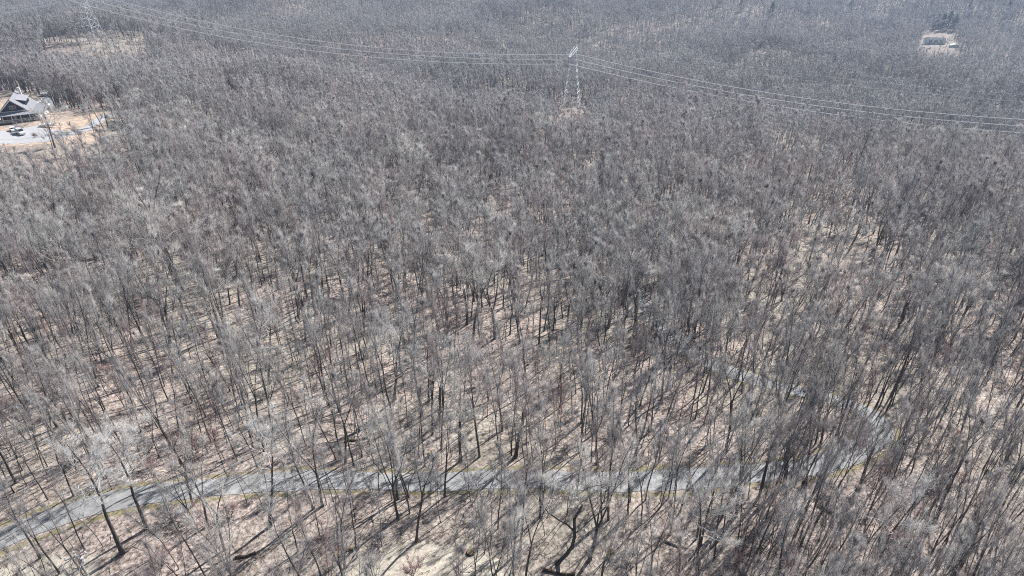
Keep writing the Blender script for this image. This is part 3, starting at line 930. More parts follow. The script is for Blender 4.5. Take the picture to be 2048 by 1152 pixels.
# ------------------------------------------------------------------ logs, stump, shrub
M_log = simple('rusty_brown_log', (.20, .12, .06), .85, .15, .4, 2.0)
M_logdark = simple('dark_wet_wood', (.06, .045, .035), .9, .1, .3, 4.0)
M_cut = simple('cut_wood', (.24, .165, .105), .85, .1, .25, 6.0)
def log(p0, p1, r, m, label, knots=2):
    (x0, y0), (x1, y1) = on_ground(*p0), on_ground(*p1)
    a, b_ = Vector((x0, y0, float(gz(x0, y0)) + r * .7)), Vector((x1, y1, float(gz(x1, y1)) + r * .8))
    root = empty('log', a)
    q = np.linspace(0, 1, 8)
    P = np.array([list((b_ - a) * t) for t in q]); P[:, 2] += .05 * np.sin(q * 9); P[:, 1] += .08 * np.sin(q * 7 + 1)
    w = Wood(); w.tubes(P[None], np.linspace(r, r * .7, 8)[None], 9)
    tag(root, label, 'log', 'fallen logs')
    link('stem', wood_mesh('stem', w, m), root)
    mb = MB(); d = (b_ - a).normalized(); mb.bar(-d * .02, d * .03, r * .97, n=9); mb.bar(Vector(P[-1]) - d * .03, Vector(P[-1]) + d * .02, r * .68, n=9); mb.build('cut_end', M_cut, root)
    mb = MB()
    for k in range(knots):
        t = .25 + .5 * k / max(1, knots - 1); c0 = (b_ - a) * t; mb.bar(c0, c0 + Vector((.2 * (-1) ** k, .5 * (-1) ** k, .45)), r * .35, r * .15, 5)
    mb.build('branch_stub', m, root)
    return root
log((672, 1101), (716, 1098), .24, M_log, 'rusty brown fallen log beside a dark stump left of the straw clearing')
log((1636, 1012), (1668, 1030), .22, M_logdark, 'dark fallen log lying below the road bend')
log((1086, 1142), (1150, 1152), .2, M_logdark, 'dark log lying at the foot of the strongly bent tree')
log((1232, 470), (1290, 430), .35, M_logdark, 'long fallen trunk in the gap far beyond the road')
log((690, 884), (735, 878), .2, M_logdark, 'thin dark log lying in the wood just beyond the middle of the road')
log((470, 1118), (512, 1108), .2, M_logdark, 'dark log on the leaf litter left of the rusty brown log')
log((1330, 1085), (1372, 1098), .18, M_bark, 'grey fallen trunk on the litter right of the yellow-green shrub')
def stump(px_, py_, r, h, label):
    x, y = on_ground(px_, py_)
    root = empty('stump', (x, y, float(gz(x, y))))
    w = Wood(); P = np.array([[0, 0, -.2], [0, 0, .05], [0, 0, h * .5], [.02, 0, h]], float)
    w.tubes(P[None], np.array([[r * 1.6, r * 1.35, r * 1.05, r]]), 11)
    tag(root, label, 'stump')
    link('bark', wood_mesh('bark', w, M_logdark), root)
    MB().cyl((.02, 0, h - .01), (0, 0, 1), r * .97, .04, 11).build('cut_top', M_cut, root)
stump(676, 1112, .45, .5, 'dark rotting stump at the left end of the rusty brown log')
stump(940, 1107, .42, .35, 'small sawn stump alone at the right edge of the straw clearing')
M_yleaf = simple('yellow_green_leaves', (.24, .20, .045), .8, .2, .3, 3.0)
def shrub(px_, py_, r, label, seed):
    x, y = on_ground(px_, py_)
    rs = np.random.default_rng(seed)
    root = empty('shrub', (x, y, float(gz(x, y))))
    tag(root, label, 'shrub')
    w = Wood(); n_ = 14
    th = rs.uniform(.1, 1.1, n_); az = rs.uniform(0, 6.28, n_)
    d = np.stack([np.sin(th) * np.cos(az), np.sin(th) * np.sin(az), np.cos(th)], 1)
    P = curve_from(rs, np.zeros((n_, 3)), d, rs.uniform(.6, 1.1, n_) * r, 4, .15, .05)
    w.tubes(P, np.tile(np.linspace(.025, .008, 4), (n_, 1)), 3)
    link('stems', wood_mesh('stems', w, M_bark), root)
    nl_ = 420
    f = rs.uniform(.3, 1, (n_, nl_ // n_)); A, T = along(P, f); A = A.reshape(-1, 3) + rs.normal(0, .1 * r, (n_ * (nl_ // n_), 3))
    e = unit(rs.normal(0, 1, A.shape)); g = unit(np.cross(e, rs.normal(0, 1, A.shape)))
    s__ = rs.uniform(.06, .13, (len(A), 1))
    V = np.stack([A - e * s__, A + g * s__ * .5, A + e * s__, A - g * s__ * .5], 1).reshape(-1, 3)
    q = np.arange(len(V)).reshape(-1, 4)
    o = link('leaves', mesh_np('leaves', V, [q], M_yleaf), root); o['kind'] = 'stuff'
shrub(1222, 1112, 1.1, 'small yellow-green evergreen shrub right of the strongly bent tree', 3)
shrub(860, 912, .8, 'tiny green shrub just above the far verge of the road', 4)
for k, (bx, by, s_) in enumerate([(395, 905, 1.5), (350, 890, 1.2), (150, 925, 1.3), (430, 880, 1.1)]):
    x, y = on_ground(bx, by)
    o = link('brush', bush_mesh[0]); o.location = (x, y, float(gz(x, y))); o.scale = (s_ * 1.3, s_ * 1.3, s_); o.rotation_euler.z = k
    tag(o, ['reddish twiggy brush left of the mossy far verge', 'low reddish brush between thin trunks beyond the road', 'isolated reddish brush in the wood at far left',
            'small reddish brush farthest from the road'][k], 'brush', 'reddish brush beyond the road')

# ------------------------------------------------------------------ utility pole
M_pole = simple('weathered_pole', (.42, .40, .37), .85, .15, .2, 5.0)
M_porc = simple('grey_porcelain', (.6, .6, .62), .3, .5, .05)
M_wire = simple('pale_aluminium_wire', (.58, .58, .60), .8, .2, .03)
pxx, pyy = on_ground(212, 1212)
pz = float(gz(pxx, pyy))
pole_h = 10.2
root = empty('utility_pole', (pxx, pyy, pz))
root.rotation_euler = (0, -.02, R(25))
tag(root, 'weathered grey utility pole with a short crossarm at the lower left corner', 'utility pole')
MB().bar((0, 0, -.5), (0, 0, pole_h), .17, .11, 10).build('pole', M_pole, root)
MB().box(-1.1, 1.1, -.2, -.08, pole_h - .75, pole_h - .6).build('crossarm', M_pole, root)
mb = MB(); mb.bar((-.6, -.14, pole_h - .7), (0, -.1, pole_h - 1.5), .03); mb.bar((.6, -.14, pole_h - .7), (0, -.1, pole_h - 1.5), .03); mb.build('brace', M_pole, root)
for k in (-1, 0, 1):
    MB().bar((k * .95, -.14, pole_h - .6), (k * .95, -.14, pole_h - .42), .05, .08, 8).bar((k * .95, -.14, pole_h - .42), (k * .95, -.14, pole_h - .3), .09, .05, 8).build('insulator', M_porc, root)
MB().bar((.32, -.05, pole_h - 2.0), (.32, -.05, pole_h - 1.2), .2, n=12).build('transformer', M_porc, root)
def wire(name, pts, r, sag, label, cat, group, m=None, twin=0.0):
    w = Wood(); paths = []
    for a, b_ in zip(pts[:-1], pts[1:]):
        a, b_ = np.array(a, float), np.array(b_, float); t = np.linspace(0, 1, 33)[:, None]
        P = a + (b_ - a) * t; L = np.linalg.norm(b_ - a); P[:, 2] -= (4 * t * (1 - t))[:, 0] * sag * (L / 400) ** 2
        d = b_ - a; nn = unit(np.array([-d[1], d[0], 0.]))
        for s_ in ((-1, 1) if twin else (0,)): w.tubes((P + nn * s_ * twin)[None], np.full((1, 33), r), 4)
    o = link(name, wood_mesh(name, w, m or M_wire)); tag(o, label, cat, group)
    return o
ca, sa = math.cos(R(25)), math.sin(R(25))
for k, nm in ((-1, 'left'), (1, 'right')):
    p0 = (pxx + ca * .95 * k, pyy + sa * .95 * k - .1, pz + pole_h - .32)
    wire('service_wire', [p0, (pxx + 8 + k, pyy - 40, pz + 9)], .012, 40, 'thin wire running down from the %s end of the utility pole crossarm' % nm, 'wire', 'wires on the utility pole')

# ------------------------------------------------------------------ transmission towers
M_steel = simple('galvanised_steel', (.54, .55, .565), .6, .4, .08, .6)
M_insul = simple('grey_glass_insulator', (.35, .38, .40), .3, .5, .1)
def tower_parts():
    P = {}
    legs = []
    lev = [0, 6.5, 12.5, 18.0, 22.8, 27.0, 30.5]
    hw = lambda z: 6.0 + (2.4 - 6.0) * (z / 30.5)
    cr = [(-1, -1), (1, -1), (1, 1), (-1, 1)]
    pt = lambda s, z: Vector((s[0] * hw(z), s[1] * hw(z), z))
    for s_ in cr:
        legs.append(MB().bar(pt(s_, -.4), pt(s_, 30.5), .27, .22))
    br = MB()
    for i, (a, b_) in enumerate(zip(lev[:-1], lev[1:])):
        for j in range(4):
            s0, s1 = cr[j], cr[(j + 1) % 4]
            br.bar(pt(s0, b_), pt(s1, b_), .2 if i in (1, 2, 4) else .13)
            br.bar(pt(s0, a), pt(s1, b_), .13); br.bar(pt(s1, a), pt(s0, b_), .13)
            if i < 3:
                m0 = (pt(s0, a) + pt(s1, b_)) / 2
                br.bar(pt(s0, (a + b_) / 2), m0, .06); br.bar(pt(s1, (a + b_) / 2), m0, .06)
    # the two cage arms that open upwards to the bridge (arm runs along local y)
    cage = []
    for sy in (-1, 1):
        c = MB()
        for sx in (-1, 1):
            a0, a1 = Vector((sx * 2.4, sy * 2.4, 30.5)), Vector((sx * .8, sy * 6.4, 39.0))
            b0, b1 = Vector((sx * 2.4, sy * .8, 30.5)), Vector((sx * .8, sy * 4.4, 39.0))
            c.bar(a0, a1, .2); c.bar(b0, b1, .17)
            for k in range(4):
                t0, t1 = k / 4, (k + 1) / 4
                c.bar(a0.lerp(a1, t0), b0.lerp(b1, t1), .07); c.bar(b0.lerp(b1, t0), a0.lerp(a1, t1), .07)
        for k in range(1, 5):
            t = k / 4
            c.bar(Vector((-2.4, sy * 2.4, 30.5)).lerp(Vector((-.8, sy * 6.4, 39)), t), Vector((2.4, sy * 2.4, 30.5)).lerp(Vector((.8, sy * 6.4, 39)), t), .08)
        cage.append(c)
    bridge = MB()
    ys = np.linspace(-14, 14, 15)
    top = lambda y: 41.0 if abs(y) < 8 else 41.0 - (abs(y) - 8) * .4
    wx = lambda y: .8 if abs(y) < 8 else max(.12, .8 - (abs(y) - 8) * .115)
    for sx in (-1, 1):
        for y0, y1 in zip(ys[:-1], ys[1:]):
            A0, A1 = Vector((sx * wx(y0), y0, 39)), Vector((sx * wx(y1), y1, 39)); B0, B1 = Vector((sx * wx(y0), y0, top(y0))), Vector((sx * wx(y1), y1, top(y1)))
            bridge.bar(A0, A1, .19); bridge.bar(B0, B1, .19); bridge.bar(A0, B1, .11); bridge.bar(B0, A1, .11)
    for y in ys[1:-1]:
        bridge.bar((-wx(y), y, 39), (wx(y), y, 39), .07); bridge.bar((-wx(y), y, top(y)), (wx(y), y, top(y)), .07)
    peaks = []
    for sy in (-1, 1):
        c = MB()
        for sx in (-1, 1):
            c.bar((sx * .8, sy * 5, 41), (0, sy * 7.5, 46), .1); c.bar((sx * .8, sy * 7.6, 41), (0, sy * 7.5, 46), .1)
            c.bar((sx * .8, sy * 5, 41), (sx * .4, sy * 7.55, 43.5), .06)
        peaks.append(c)
    ins = []
    for y in (-13, 0, 13):
        c = MB()
        for s_ in (-1, 1):
            a, b_ = Vector((0, y + s_ * 1.0 * (1 if y == 0 else .6), 38.9)), Vector((0, y, 34.5))
            c.bar(a, b_, .05)
            for k in range(12):
                q = a.lerp(b_, (k + 1) / 13); c.cyl(q, b_ - a, .15, .06, 7)
        ins.append(c)
    foot = [MB().box(s_[0] * 6 - .55, s_[0] * 6 + .55, s_[1] * 6 - .55, s_[1] * 6 + .55, -1.2, .35) for s_ in cr]
    return legs, br, cage, bridge, peaks, ins, foot
M_conc = simple('concrete', (.42, .41, .39), .9, .1, .15)
def tower(x, y, label, proto=None):
    z = float(gz(x, y)) + .1
    root = empty('transmission_tower', (x, y, z), math.atan2(LDIR[1], LDIR[0]))
    tag(root, label, 'pylon', 'pylons on the power line')
    if proto:
        for ch in proto.children:
            c = ch.copy(); COL.objects.link(c); c.parent = root
        return root
    legs, br, cage, bridge, peaks, ins, foot = tower_parts()
    for q in legs: q.build('leg', M_steel, root)
    br.build('bracing', M_steel, root)
    for q in cage: q.build('cage_arm', M_steel, root)
    bridge.build('crossarm', M_steel, root)
    for q in peaks: q.build('peak', M_steel, root)
    for q in ins: q.build('insulator', M_insul, root)
    for q in foot: q.build('footing', M_conc, root)
    return root
bpy.context.view_layer.update()
t1 = tower(*LINE_B, 'whole lattice steel pylon standing above the trees in the middle distance')
t2 = tower(*LINE_A, 'lattice steel pylon on the straw-coloured cut, its top beyond the picture edge', t1)
LINE_C = LINE_B + LDIR * 390; LINE_D = LINE_A - LDIR * 390
def wp(P, off, z):
    q = P + LNOR * off; return (q[0], q[1], (-92.0 if P is LINE_C else float(gz(*P))) + .1 + z)
for off, nm in ((-13, 'nearest'), (0, 'middle'), (13, 'farthest')):
    wire('power_line', [wp(LINE_D, off, 34.5), wp(LINE_A, off, 34.5), wp(LINE_B, off, 34.5), wp(LINE_C, off, 33)], .12, 14, '%s of the three thick pale power lines between the pylons' % nm, 'power line', 'thick power lines', twin=.24)
for off, nm in ((-7.5, 'nearer'), (7.5, 'farther')):
    wire('ground_wire', [wp(LINE_D, off, 46), wp(LINE_A, off, 46), wp(LINE_B, off, 46), wp(LINE_C, off, 46)], .055, 9, '%s of the two thin shield wires joining the pylon peaks' % nm, 'power line', 'thin shield wires')

# ------------------------------------------------------------------ house
M_roof = simple('light_grey_metal_roof', (.33, .33, .35), .6, .3, .08, .5)
M_navy = simple('dark_navy_siding', (.035, .042, .065), .7, .3, .1)
M_white = simple('white_paint', (.80, .80, .80), .5, .3, .03)
M_glass = simple('dark_window_glass', (.03, .035, .045), .08, .6, .1)
M_deck = simple('grey_deck', (.36, .35, .36), .8, .2, .1)
M_dark = simple('dark_foundation', (.10, .095, .09), .9, .1, .2)
M_stone = simple('white_stone', (.78, .76, .73), .9, .1, .12, .8)
hx, hy = on_ground(34, 247)
hx0, hy0 = hx, hy
hrot = R(22)
hz = float(gz(hx, hy)) - .2
house = empty('house', (hx, hy, hz), hrot)
tag(house, 'navy gabled house with light grey metal roof and white porch rails beside the gravel court', 'house')
W2, L_, ZE, ZA = 5.6, 13.0, 4.4, 9.5           # half width, length, eave, apex
# local: +y goes back, x to the right, front gable at y=2.6
Y0, Y1 = 2.6, 2.6 + L_
MB().prism([(-W2, 0), (W2, 0), (W2, ZE), (0, ZA - .25), (-W2, ZE)], Y0, Y1).build('wall', M_navy, house)
ov = .6
def roof_plane(name, a, b_, y0, y1, m=M_roof, t=.16):
    o = MB().slab([(a[0], y0, a[1]), (b_[0], y0, b_[1]), (b_[0], y1, b_[1]), (a[0], y1, a[1])], t).build(name, m, house)
    rb = MB(); k = int((y1 - y0) / .6)
    for i in range(k + 1):
        y = y0 + .05 + i * (y1 - y0 - .1) / k
        rb.bar((a[0], y, a[1] + .03), (b_[0], y, b_[1] + .03), .035)
    q = rb.build('seam', m, o)
    return o
sl = (ZA - ZE) / W2
roof_plane('roof', (0.0, ZA), (W2 + ov, ZE - ov * sl), Y0 - ov, Y1 + ov)
roof_plane('roof', (0.0, ZA), (-W2 - ov, ZE - ov * sl), Y0 - ov, Y1 + ov)
MB().bar((0, Y0 - ov, ZA + .03), (0, Y1 + ov, ZA + .03), .1, n=6).build('ridge_cap', M_roof, house)
for sx in (-1, 1):
    MB().slab([(0, Y0 - ov - .06, ZA - .02), (sx * (W2 + ov), Y0 - ov - .06, ZE - ov * sl - .02), (sx * (W2 + ov), Y0 - ov + .0, ZE - ov * sl - .02), (0, Y0 - ov + .0, ZA - .02)], .34).build('barge_board', M_white, house)
# right side porch with a shallower roof
roof_plane('porch_roof', (W2 + ov - .25, ZE - ov * sl - .02), (W2 + 4.4, 2.95), Y0 - 1.8, Y1 - .5)
for y in (Y0 - 1.5, Y0 + 2.5, Y0 + 6.5, Y0 + 10.5): MB().box(W2 + 4.0, W2 + 4.2, y, y + .2, 0, 2.9).build('post', M_white, house)
# shed dormer on the right slope
dx0, dx1 = 1.1, 4.3
zz0 = ZA - sl * dx0 - .15
d = MB().prism([(dx0, zz0), (dx1, ZA - sl * dx1 - .3), (dx1, ZA - sl * dx1 + 2.0)], Y0 + 3.2, Y0 + 10.2).build('dormer', M_navy, house)
MB().slab([(dx0 - .2, Y0 + 2.8, zz0 + .28), (dx1 + .5, Y0 + 2.8, ZA - sl * dx1 + 2.02), (dx1 + .5, Y0 + 10.6, ZA - sl * dx1 + 2.02), (dx0 - .2, Y0 + 10.6, zz0 + .28)], .14).build('dormer_roof', M_roof, d)
for k in range(3):
    y = Y0 + 4.1 + k * 2.1
    MB().box(dx1 - .02, dx1 + .05, y, y + 1.0, ZA - sl * dx1 + .35, ZA - sl * dx1 + 1.6).build('window', M_glass, d)
# gable window pair
for k in (-1, 1):
    x0 = k * .62
    f = MB().box(x0 - .52, x0 + .52, Y0 - .07, Y0 - .003, 5.35, 6.9).build('window', M_white, house)
    MB().box(x0 - .42, x0 + .42, Y0 - .10, Y0 - .07, 5.45, 6.8).build('pane', M_glass, f)
MB().box(-W2, W2, Y0 - .05, Y0 - .003, 4.45, 4.7).build('trim', M_white, house)
# front veranda on a raised deck
MB().slab([(-W2 - 2.2, Y0 - .05, 4.42), (W2 + 3.4, Y0 - .05, 4.42), (W2 + 3.4, -.7, 3.75), (-W2 - 2.2, -.7, 3.75)], .14).build('veranda_roof', M_roof, house)
MB().box(-W2 - 2, W2 + 3.2, -.4, Y0 - .01, .85, 1.05).build('deck', M_deck, house)
MB().box(-W2 - 2, W2 + 3.2, .2, .4, -1.6, .85).build('lattice_skirt', M_dark, house)
for k in range(6):
    x = -W2 - 1.9 + k * (2 * W2 + 4.9) / 5
    MB().box(x, x + .22, -.35, -.13, 1.05, 3.75).build('post', M_white, house)
rl = MB(); rl.box(-W2 - 1.9, W2 + 3.1, -.3, -.2, 1.95, 2.06); rl.box(-W2 - 1.9, W2 + 3.1, -.3, -.2, 1.2, 1.28)
rail = rl.build('railing', M_white, house)
bl = MB()
for k in range(70):
    x = -W2 - 1.8 + k * (2 * W2 + 4.8) / 69; bl.box(x, x + .05, -.28, -.22, 1.28, 1.95)
q = bl.build('baluster', M_white, rail); q['kind'] = 'stuff'
for k in (-3.4, 1.6):
    f = MB().box(k, k + 1.9, Y0 - .06, Y0 - .003, 1.4, 3.2).build('window', M_white, house)
    MB().box(k + .12, k + 1.78, Y0 - .09, Y0 - .06, 1.52, 3.08).build('pane', M_glass, f)
dd = MB().box(-1.0, .1, Y0 - .06, Y0 - .003, 1.06, 3.2).build('door', M_white, house)
MB().bar((-.12, Y0 - .1, 2.1), (-.12, Y0 - .06, 2.1), .05, n=6).build('handle', M_dark, dd)
MB().box(1.4, 2.2, Y0 + 11, Y0 + 11.8, 8.0, 11.2).build('chimney', M_stone, house)

def local(pt):
    c, s_ = math.cos(hrot), math.sin(hrot)
    return hx + pt[0] * c - pt[1] * s_, hy + pt[0] * s_ + pt[1] * c

# white stone bank right of the house
rs = np.random.default_rng(21)
sb = empty('stone_bank', (0, 0, 0))
tag(sb, 'bright white stone bank stepping down the right side of the house', 'retaining wall')
def rock_mesh(seed):
    r2 = np.random.default_rng(seed); bm = bmesh.new(); bmesh.ops.create_icosphere(bm, subdivisions=1, radius=1)
    for v in bm.verts: v.co *= r2.uniform(.75, 1.15)
    me = bpy.data.meshes.new('stone'); bm.to_mesh(me); bm.free(); me.materials.append(M_stone); return me
rocks = [rock_mesh(k) for k in range(4)]
bx_, by_ = on_ground(74, 238)
cx2, cy2 = on_ground(74, 204)
for k in range(140):
    t = rs.random(); x = bx_ + (cx2 - bx_) * t + rs.normal(0, 2.4); y = by_ + (cy2 - by_) * t + rs.normal(0, 1.2)
    o = link('stone', rocks[k % 4], sb); s_ = rs.uniform(.8, 1.6)
    o.location = (x, y, float(gz(x, y)) + .25 + (1.2 * rs.random() if t < .6 else .3)); o.scale = (s_ * 1.3, s_, s_ * .8); o.rotation_euler = tuple(rs.uniform(0, 3, 3))

# ------------------------------------------------------------------ vehicles and small white things by the house
M_tyre = simple('black_tyre', (.02, .02, .02), .8, .2, .1)
M_carw = simple('white_car_paint', (.80, .80, .82), .25, .5, .02)
M_lamp = simple('clear_headlamp', (.6, .6, .6), .15, .6, .05)
def vehicle(name, x, y, rz, prof, w, wheels, glass_side, screen, label, cat):
    """prof: side outline (x along the length, z), nose at +x"""
    z = float(gz(x, y)) + .1
    root = empty(name, (x, y, z), rz)
    tag(root, label, cat, 'white vehicles below the house')
    MB().prism(prof, -w / 2, w / 2).build('body', M_carw, root, bevel=.07)
    for sy in (-1, 1):
        for (wx_, r) in wheels:
            wh = MB().cyl((wx_, sy * (w / 2 - .1), r), (0, 1, 0), r, .26, 16).build('wheel', M_tyre, root)
            MB().cyl((wx_, sy * (w / 2 + .035), r), (0, 1, 0), r * .6, .03, 12).build('rim', M_lamp, wh)
        for (x0, x1, z0, z1, x2, x3) in glass_side:
            g = MB().add([(x0, sy * (w / 2 + .012), z0), (x1, sy * (w / 2 + .012), z0), (x3, sy * (w / 2 + .012), z1), (x2, sy * (w / 2 + .012), z1),
                          (x0, sy * (w / 2 - .05), z0), (x1, sy * (w / 2 - .05), z0), (x3, sy * (w / 2 - .05), z1), (x2, sy * (w / 2 - .05), z1)],
                         [(0, 1, 2, 3), (7, 6, 5, 4), (0, 4, 5, 1), (1, 5, 6, 2), (2, 6, 7, 3), (3, 7, 4, 0)]).build('window', M_glass, root)
        hx_ = max(q[0] for q in prof)
        MB().box(hx_ - .08, hx_ + .02, sy * w * .36 - .16, sy * w * .36 + .16, .72, .92).build('headlight', M_lamp, root)
    for (a, b_) in screen:
        a, b_ = Vector((a[0], 0, a[1])), Vector((b_[0], 0, b_[1])); nn = Vector((-(b_ - a).z, 0, (b_ - a).x)).normalized()
        if nn.x * (a.x + .001) < 0 and abs(nn.x) > .5: nn = -nn
        if nn.z < 0: nn = -nn
        h = w / 2 - .14
        MB().slab([a + nn * .015 + Vector((0, -h, 0)), a + nn * .015 + Vector((0, h, 0)), b_ + nn * .015 + Vector((0, h, 0)), b_ + nn * .015 + Vector((0, -h, 0))], .03).build('windscreen', M_glass, root)
    return root
vx, vy = on_ground(42, 268)
toward = math.atan2(-vy, -vx)
vehicle('van', vx, vy, toward + .25, [(-2.7, .35), (2.5, .35), (2.72, .6), (2.68, 1.05), (1.75, 1.3), (1.0, 2.25), (-2.65, 2.35), (-2.72, .6)], 2.0, [(-1.7, .36), (1.75, .36)],
        [(.1, 1.4, 1.3, 2.0, .1, .95), (-2.2, -.1, 1.3, 2.0, -2.2, -.1)], [((1.70, 1.36), (1.08, 2.2))], 'white van parked on the gravel court facing downhill', 'van')
vx, vy = on_ground(27, 262)
vehicle('car', vx, vy, toward + .1, [(-2.2, .3), (2.1, .3), (2.25, .55), (2.15, .85), (1.1, 1.0), (.4, 1.45), (-1.2, 1.5), (-2.0, 1.05), (-2.25, .9)], 1.8, [(-1.35, .32), (1.4, .32)],
        [(-1.5, .75, 1.0, 1.36, -1.1, .35)], [((1.08, 1.02), (.46, 1.42)), ((-1.95, 1.08), (-1.28, 1.46))], 'small white car parked left of the white van', 'car')
# covered boat on a trailer
vx, vy = on_ground(96, 254)
bt = empty('covered_boat', (vx, vy, float(gz(vx, vy)) + .1), R(10))
tag(bt, 'low white covered boat on a trailer right of the white van', 'boat')
sec = []
hullm = MB()
xs = np.linspace(-2.6, 2.6, 9)
rings = []
for x in xs:
    wd = 1.0 * (1 - max(0, (x - .2) / 2.5) ** 2) + .02
    rings.append([(x, -wd, 1.15), (x, -wd * .8, .75), (x, 0, .5), (x, wd * .8, .75), (x, wd, 1.15)])
vs = [q for r in rings for q in r]; fs = [(i * 5 + j, i * 5 + j + 1, i * 5 + j + 6, i * 5 + j + 5) for i in range(8) for j in range(4)] + [(0, 1, 2, 3, 4)]
hullm.add(vs, fs).build('hull', M_white, bt)
cv = MB(); vs = []
for x, r in zip(xs, rings):
    wd = r[-1][1]; vs += [(x, -wd - .03, 1.12), (x, -wd * .5, 1.42), (x, 0, 1.55), (x, wd * .5, 1.42), (x, wd + .03, 1.12)]
cv.add(vs, [(i * 5 + j, i * 5 + j + 1, i * 5 + j + 6, i * 5 + j + 5) for i in range(8) for j in range(4)] + [(0, 1, 2, 3, 4)]).build('cover', M_white, bt)
tr_ = MB(); tr_.bar((-2.4, -.5, .45), (3.6, 0, .45), .06); tr_.bar((-2.4, .5, .45), (3.6, 0, .45), .06); tr_.bar((-1, -.95, .33), (-1, .95, .33), .05)
tr_.build('trailer', M_dark, bt)
for sy in (-1, 1): MB().cyl((-1, sy * .95, .32), (0, 1, 0), .32, .2, 14).build('wheel', M_tyre, bt)
# little shed with a white roof behind the pad
vx, vy = on_ground(93, 192)
sh = empty('shed', (vx, vy, float(gz(vx, vy))), R(8))
tag(sh, 'small shed with a bright white sloping roof among trunks behind the house', 'shed')
MB().box(-2.0, 2.0, -1.5, 1.5, -.3, 2.1).build('wall', M_dark, sh)
MB().slab([(-2.3, -1.8, 2.1), (2.3, -1.8, 2.1), (2.3, 1.8, 2.9), (-2.3, 1.8, 2.9)], .1).build('roof', M_white, sh)
MB().box(-.5, .4, -1.56, -1.502, 0, 1.9).build('door', M_deck, sh)

# ------------------------------------------------------------------ far homestead
lx_, ly_ = on_ground(1868, 88)
M_roofd = simple('dark_slate_roof', (.16, .17, .175), .7, .3, .1, .4)
M_pastel = simple('pale_siding', (.50, .54, .53), .6, .3, .05)
fh = empty('farmhouse', (lx_, ly_, float(gz(lx_, ly_)) - .3), R(-8))
fh.scale = (.82, .82, .82)
tag(fh, 'distant house with dark roof and three white gabled dormers in the far clearing', 'house')
MB().prism([(-6, 0), (6, 0), (6, 4.5), (0, 9.0), (-6, 4.5)], -12, 12).build('wall', M_pastel, fh).rotation_euler.z = R(90)
for s_ in (-1, 1):
    MB().slab([(-12.6, 0, 9.15), (12.6, 0, 9.15), (12.6, s_ * 6.8, 4.0), (-12.6, s_ * 6.8, 4.0)], .2).build('roof', M_roofd, fh)
for x in (-7, 0, 7):
    dm = MB().prism([(x - 1.6, 5.3), (x + 1.6, 5.3), (x + 1.6, 7.2), (x, 8.8), (x - 1.6, 7.2)], -5.4, -1.0).build('dormer', M_pastel, fh)
    MB().box(x - .6, x + .6, -5.47, -5.402, 5.6, 7.0).build('pane', M_glass, dm)
for x in (-8, -3, 3, 8):
    f = MB().box(x - .8, x + .8, -6.08, -6.003, 1.4, 3.2).build('window', M_white, fh); MB().box(x - .65, x + .65, -6.12, -6.08, 1.55, 3.05).build('pane', M_glass, f)
dd = MB().box(-.6, .6, -6.08, -6.003, .2, 2.6).build('door', M_white, fh)
MB().box(-10, 10, -8.6, -6.01, .0, .3).build('porch', M_deck, fh)
def far_bit(px_, py_, w, d, h, label, name='outbuilding', m=M_pastel):
    x, y = on_ground(px_, py_)
    r = empty(name, (x, y, float(gz(x, y)) - .2), R(-6))
    tag(r, label, 'shed', 'outbuildings around the far clearing')
    MB().prism([(-w / 2, 0), (w / 2, 0), (w / 2, h), (0, h * 1.5), (-w / 2, h)], -d / 2, d / 2).build('wall', M_pastel, r)
    for s_ in (-1, 1): MB().slab([(0, -d / 2 - .3, h * 1.5 + .1), (s_ * (w / 2 + .4), -d / 2 - .3, h - .3 * h / w), (s_ * (w / 2 + .4), d / 2 + .3, h - .3 * h / w), (0, d / 2 + .3, h * 1.5 + .1)], .1).build('roof', m, r)
    MB().box(-.9, .9, -d / 2 - .06, -d / 2 - .003, .1, h * .8).build('door', M_white, r)
far_bit(1829, 91, 7, 6, 2.6, 'pale outbuilding left of the distant dark-roofed house', m=M_pastel)
far_bit(1908, 94, 9, 4, 2.4, 'long white outbuilding right of the distant dark-roofed house', m=M_white)
far_bit(1738, 92, 12, 7, 2.8, 'pale bluish roof half hidden in woods left of the far clearing', m=simple('pale_blue_roof', (.5, .62, .64), .5, .3, .06))
for k, (bx, by) in enumerate([(1845, 96), (1858, 97)]):
    x, y = on_ground(bx, by)
    vehicle('car', x, y, R(180 + 20 * k), [(-2.2, .3), (2.1, .3), (2.25, .55), (2.15, .85), (1.1, 1.0), (.4, 1.45), (-1.2, 1.5), (-2.0, 1.05), (-2.25, .9)], 1.8, [(-1.35, .32), (1.4, .32)],
            [(-1.5, .75, 1.0, 1.36, -1.1, .35)], [((1.08, 1.02), (.46, 1.42))], ['left', 'right'][k] + ' one of two pale cars before the distant house', 'car')['group'] = 'cars at the distant house'

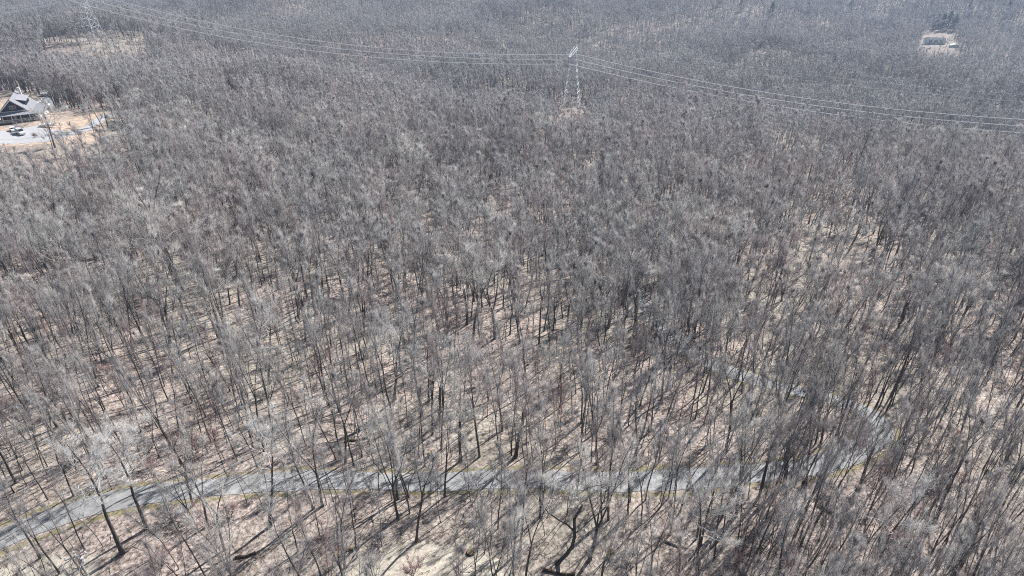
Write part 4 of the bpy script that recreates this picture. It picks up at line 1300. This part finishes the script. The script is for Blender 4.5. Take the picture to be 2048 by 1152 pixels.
# ------------------------------------------------------------------ conifers
M_needle = bark_mat('dark_needles', (.015, .03, .018), (.03, .052, .03), (.055, .085, .045), TINTS, .5, 1.0)
def conifer_meshes(seed):
    rs = np.random.default_rng(seed); H = 16.0
    tr, cr = Wood(), Wood()
    P = np.array([[0, 0, -.3], [0, 0, H * .5], [0, 0, H]]); tr.tubes(P[None], np.array([[.24, .14, .02]]), 6)
    nb_ = 120
    z = H * (.10 + .88 * rs.random(nb_)); az = rs.uniform(0, 6.28, nb_); L = (H - z) * .30 * rs.uniform(.75, 1.2, nb_) + .3
    d = np.stack([np.cos(az), np.sin(az), rs.uniform(-.35, .1, nb_)], 1)
    BP = curve_from(rs, np.stack([0 * z, 0 * z, z], 1), unit(d), L, 4, .06, .06)
    cr.tubes(BP, np.tile(np.linspace(.04, .01, 4), (nb_, 1)), 3)
    f = rs.uniform(.15, 1, (nb_, 34)); A, T = along(BP, f); A, T = A.reshape(-1, 3), T.reshape(-1, 3)
    dd_ = T * .7 + rs.normal(0, .45, A.shape); dd_[:, 2] -= .15
    cr.spikes(A, A + unit(dd_) * rs.uniform(.3, .75, len(A))[:, None], np.full(len(A), .09))
    return wood_mesh('trunk', tr, M_bark), wood_mesh('crown', cr, M_needle)
con = [conifer_meshes(k) for k in (1, 2, 3)]
CON = [(1880, 62, 22, 'darkest'), (1893, 61, 24, 'tallest'), (1905, 63, 21, 'rightmost'), (1870, 58, 19, 'leftmost')]
for k, (bx, by, h, wd) in enumerate(CON):
    x, y = on_ground(bx, by)
    r = empty('conifer', (x, y, float(gz(x, y))), k * 1.3); r.scale = (h / 16 * 1.25, h / 16 * 1.25, h / 16)
    tag(r, '%s of the four dark conifers clumped behind the distant house' % wd, 'tree', 'conifers behind the distant house')
    link('trunk', con[k % 3][0], r); link('crown', con[k % 3][1], r)
SC = [(1540, 40), (1612, 30), (1700, 22), (1760, 104), (1985, 12), (2040, 70), (1660, 12), (1830, 20), (1935, 30), (1590, 14), (2010, 34), (1480, 24), (52, 40), (1440, 12)]
SC.sort()
for k, (bx, by) in enumerate(SC):
    x, y = on_ground(bx, by)
    r = empty('conifer', (x, y, float(gz(x, y))), k * 1.7); h = 17 + (k * 37 % 8); r.scale = (h / 16, h / 16, h / 16)
    tag(r, '%s from the left of fourteen single green conifers scattered along the upper edge' % ordinal(k + 1), 'tree', 'scattered conifers')
    link('trunk', con[k % 3][0], r); link('crown', con[k % 3][1], r)

# ------------------------------------------------------------------ haze
zb, zt = float(GZ.min()) - 1, max(float(GZ.max()), CAM_H + 4) + 4
hz_o = MB().box(float(XS[0]) - 20, float(XS[-1]) + 20, float(YS[0]) - 20, float(YS[-1]) + 20, zb, zt).build('haze', bpy.data.materials.new('haze_air'))
m = hz_o.data.materials[0]; m.use_nodes = True; nt = m.node_tree; nt.nodes.clear()
o_ = nt.nodes.new('ShaderNodeOutputMaterial'); v_ = nt.nodes.new('ShaderNodeVolumePrincipled')
v_.inputs['Color'].default_value = (.56, .74, 1.0, 1); v_.inputs['Density'].default_value = HAZE_DENSITY; v_.inputs['Anisotropy'].default_value = 0.25
nt.links.new(v_.outputs[0], o_.inputs['Volume'])
m.cycles.homogeneous_volume = True if hasattr(m.cycles, 'homogeneous_volume') else None
tag(hz_o, 'thin bluish air haze over the forest', kind='stuff')
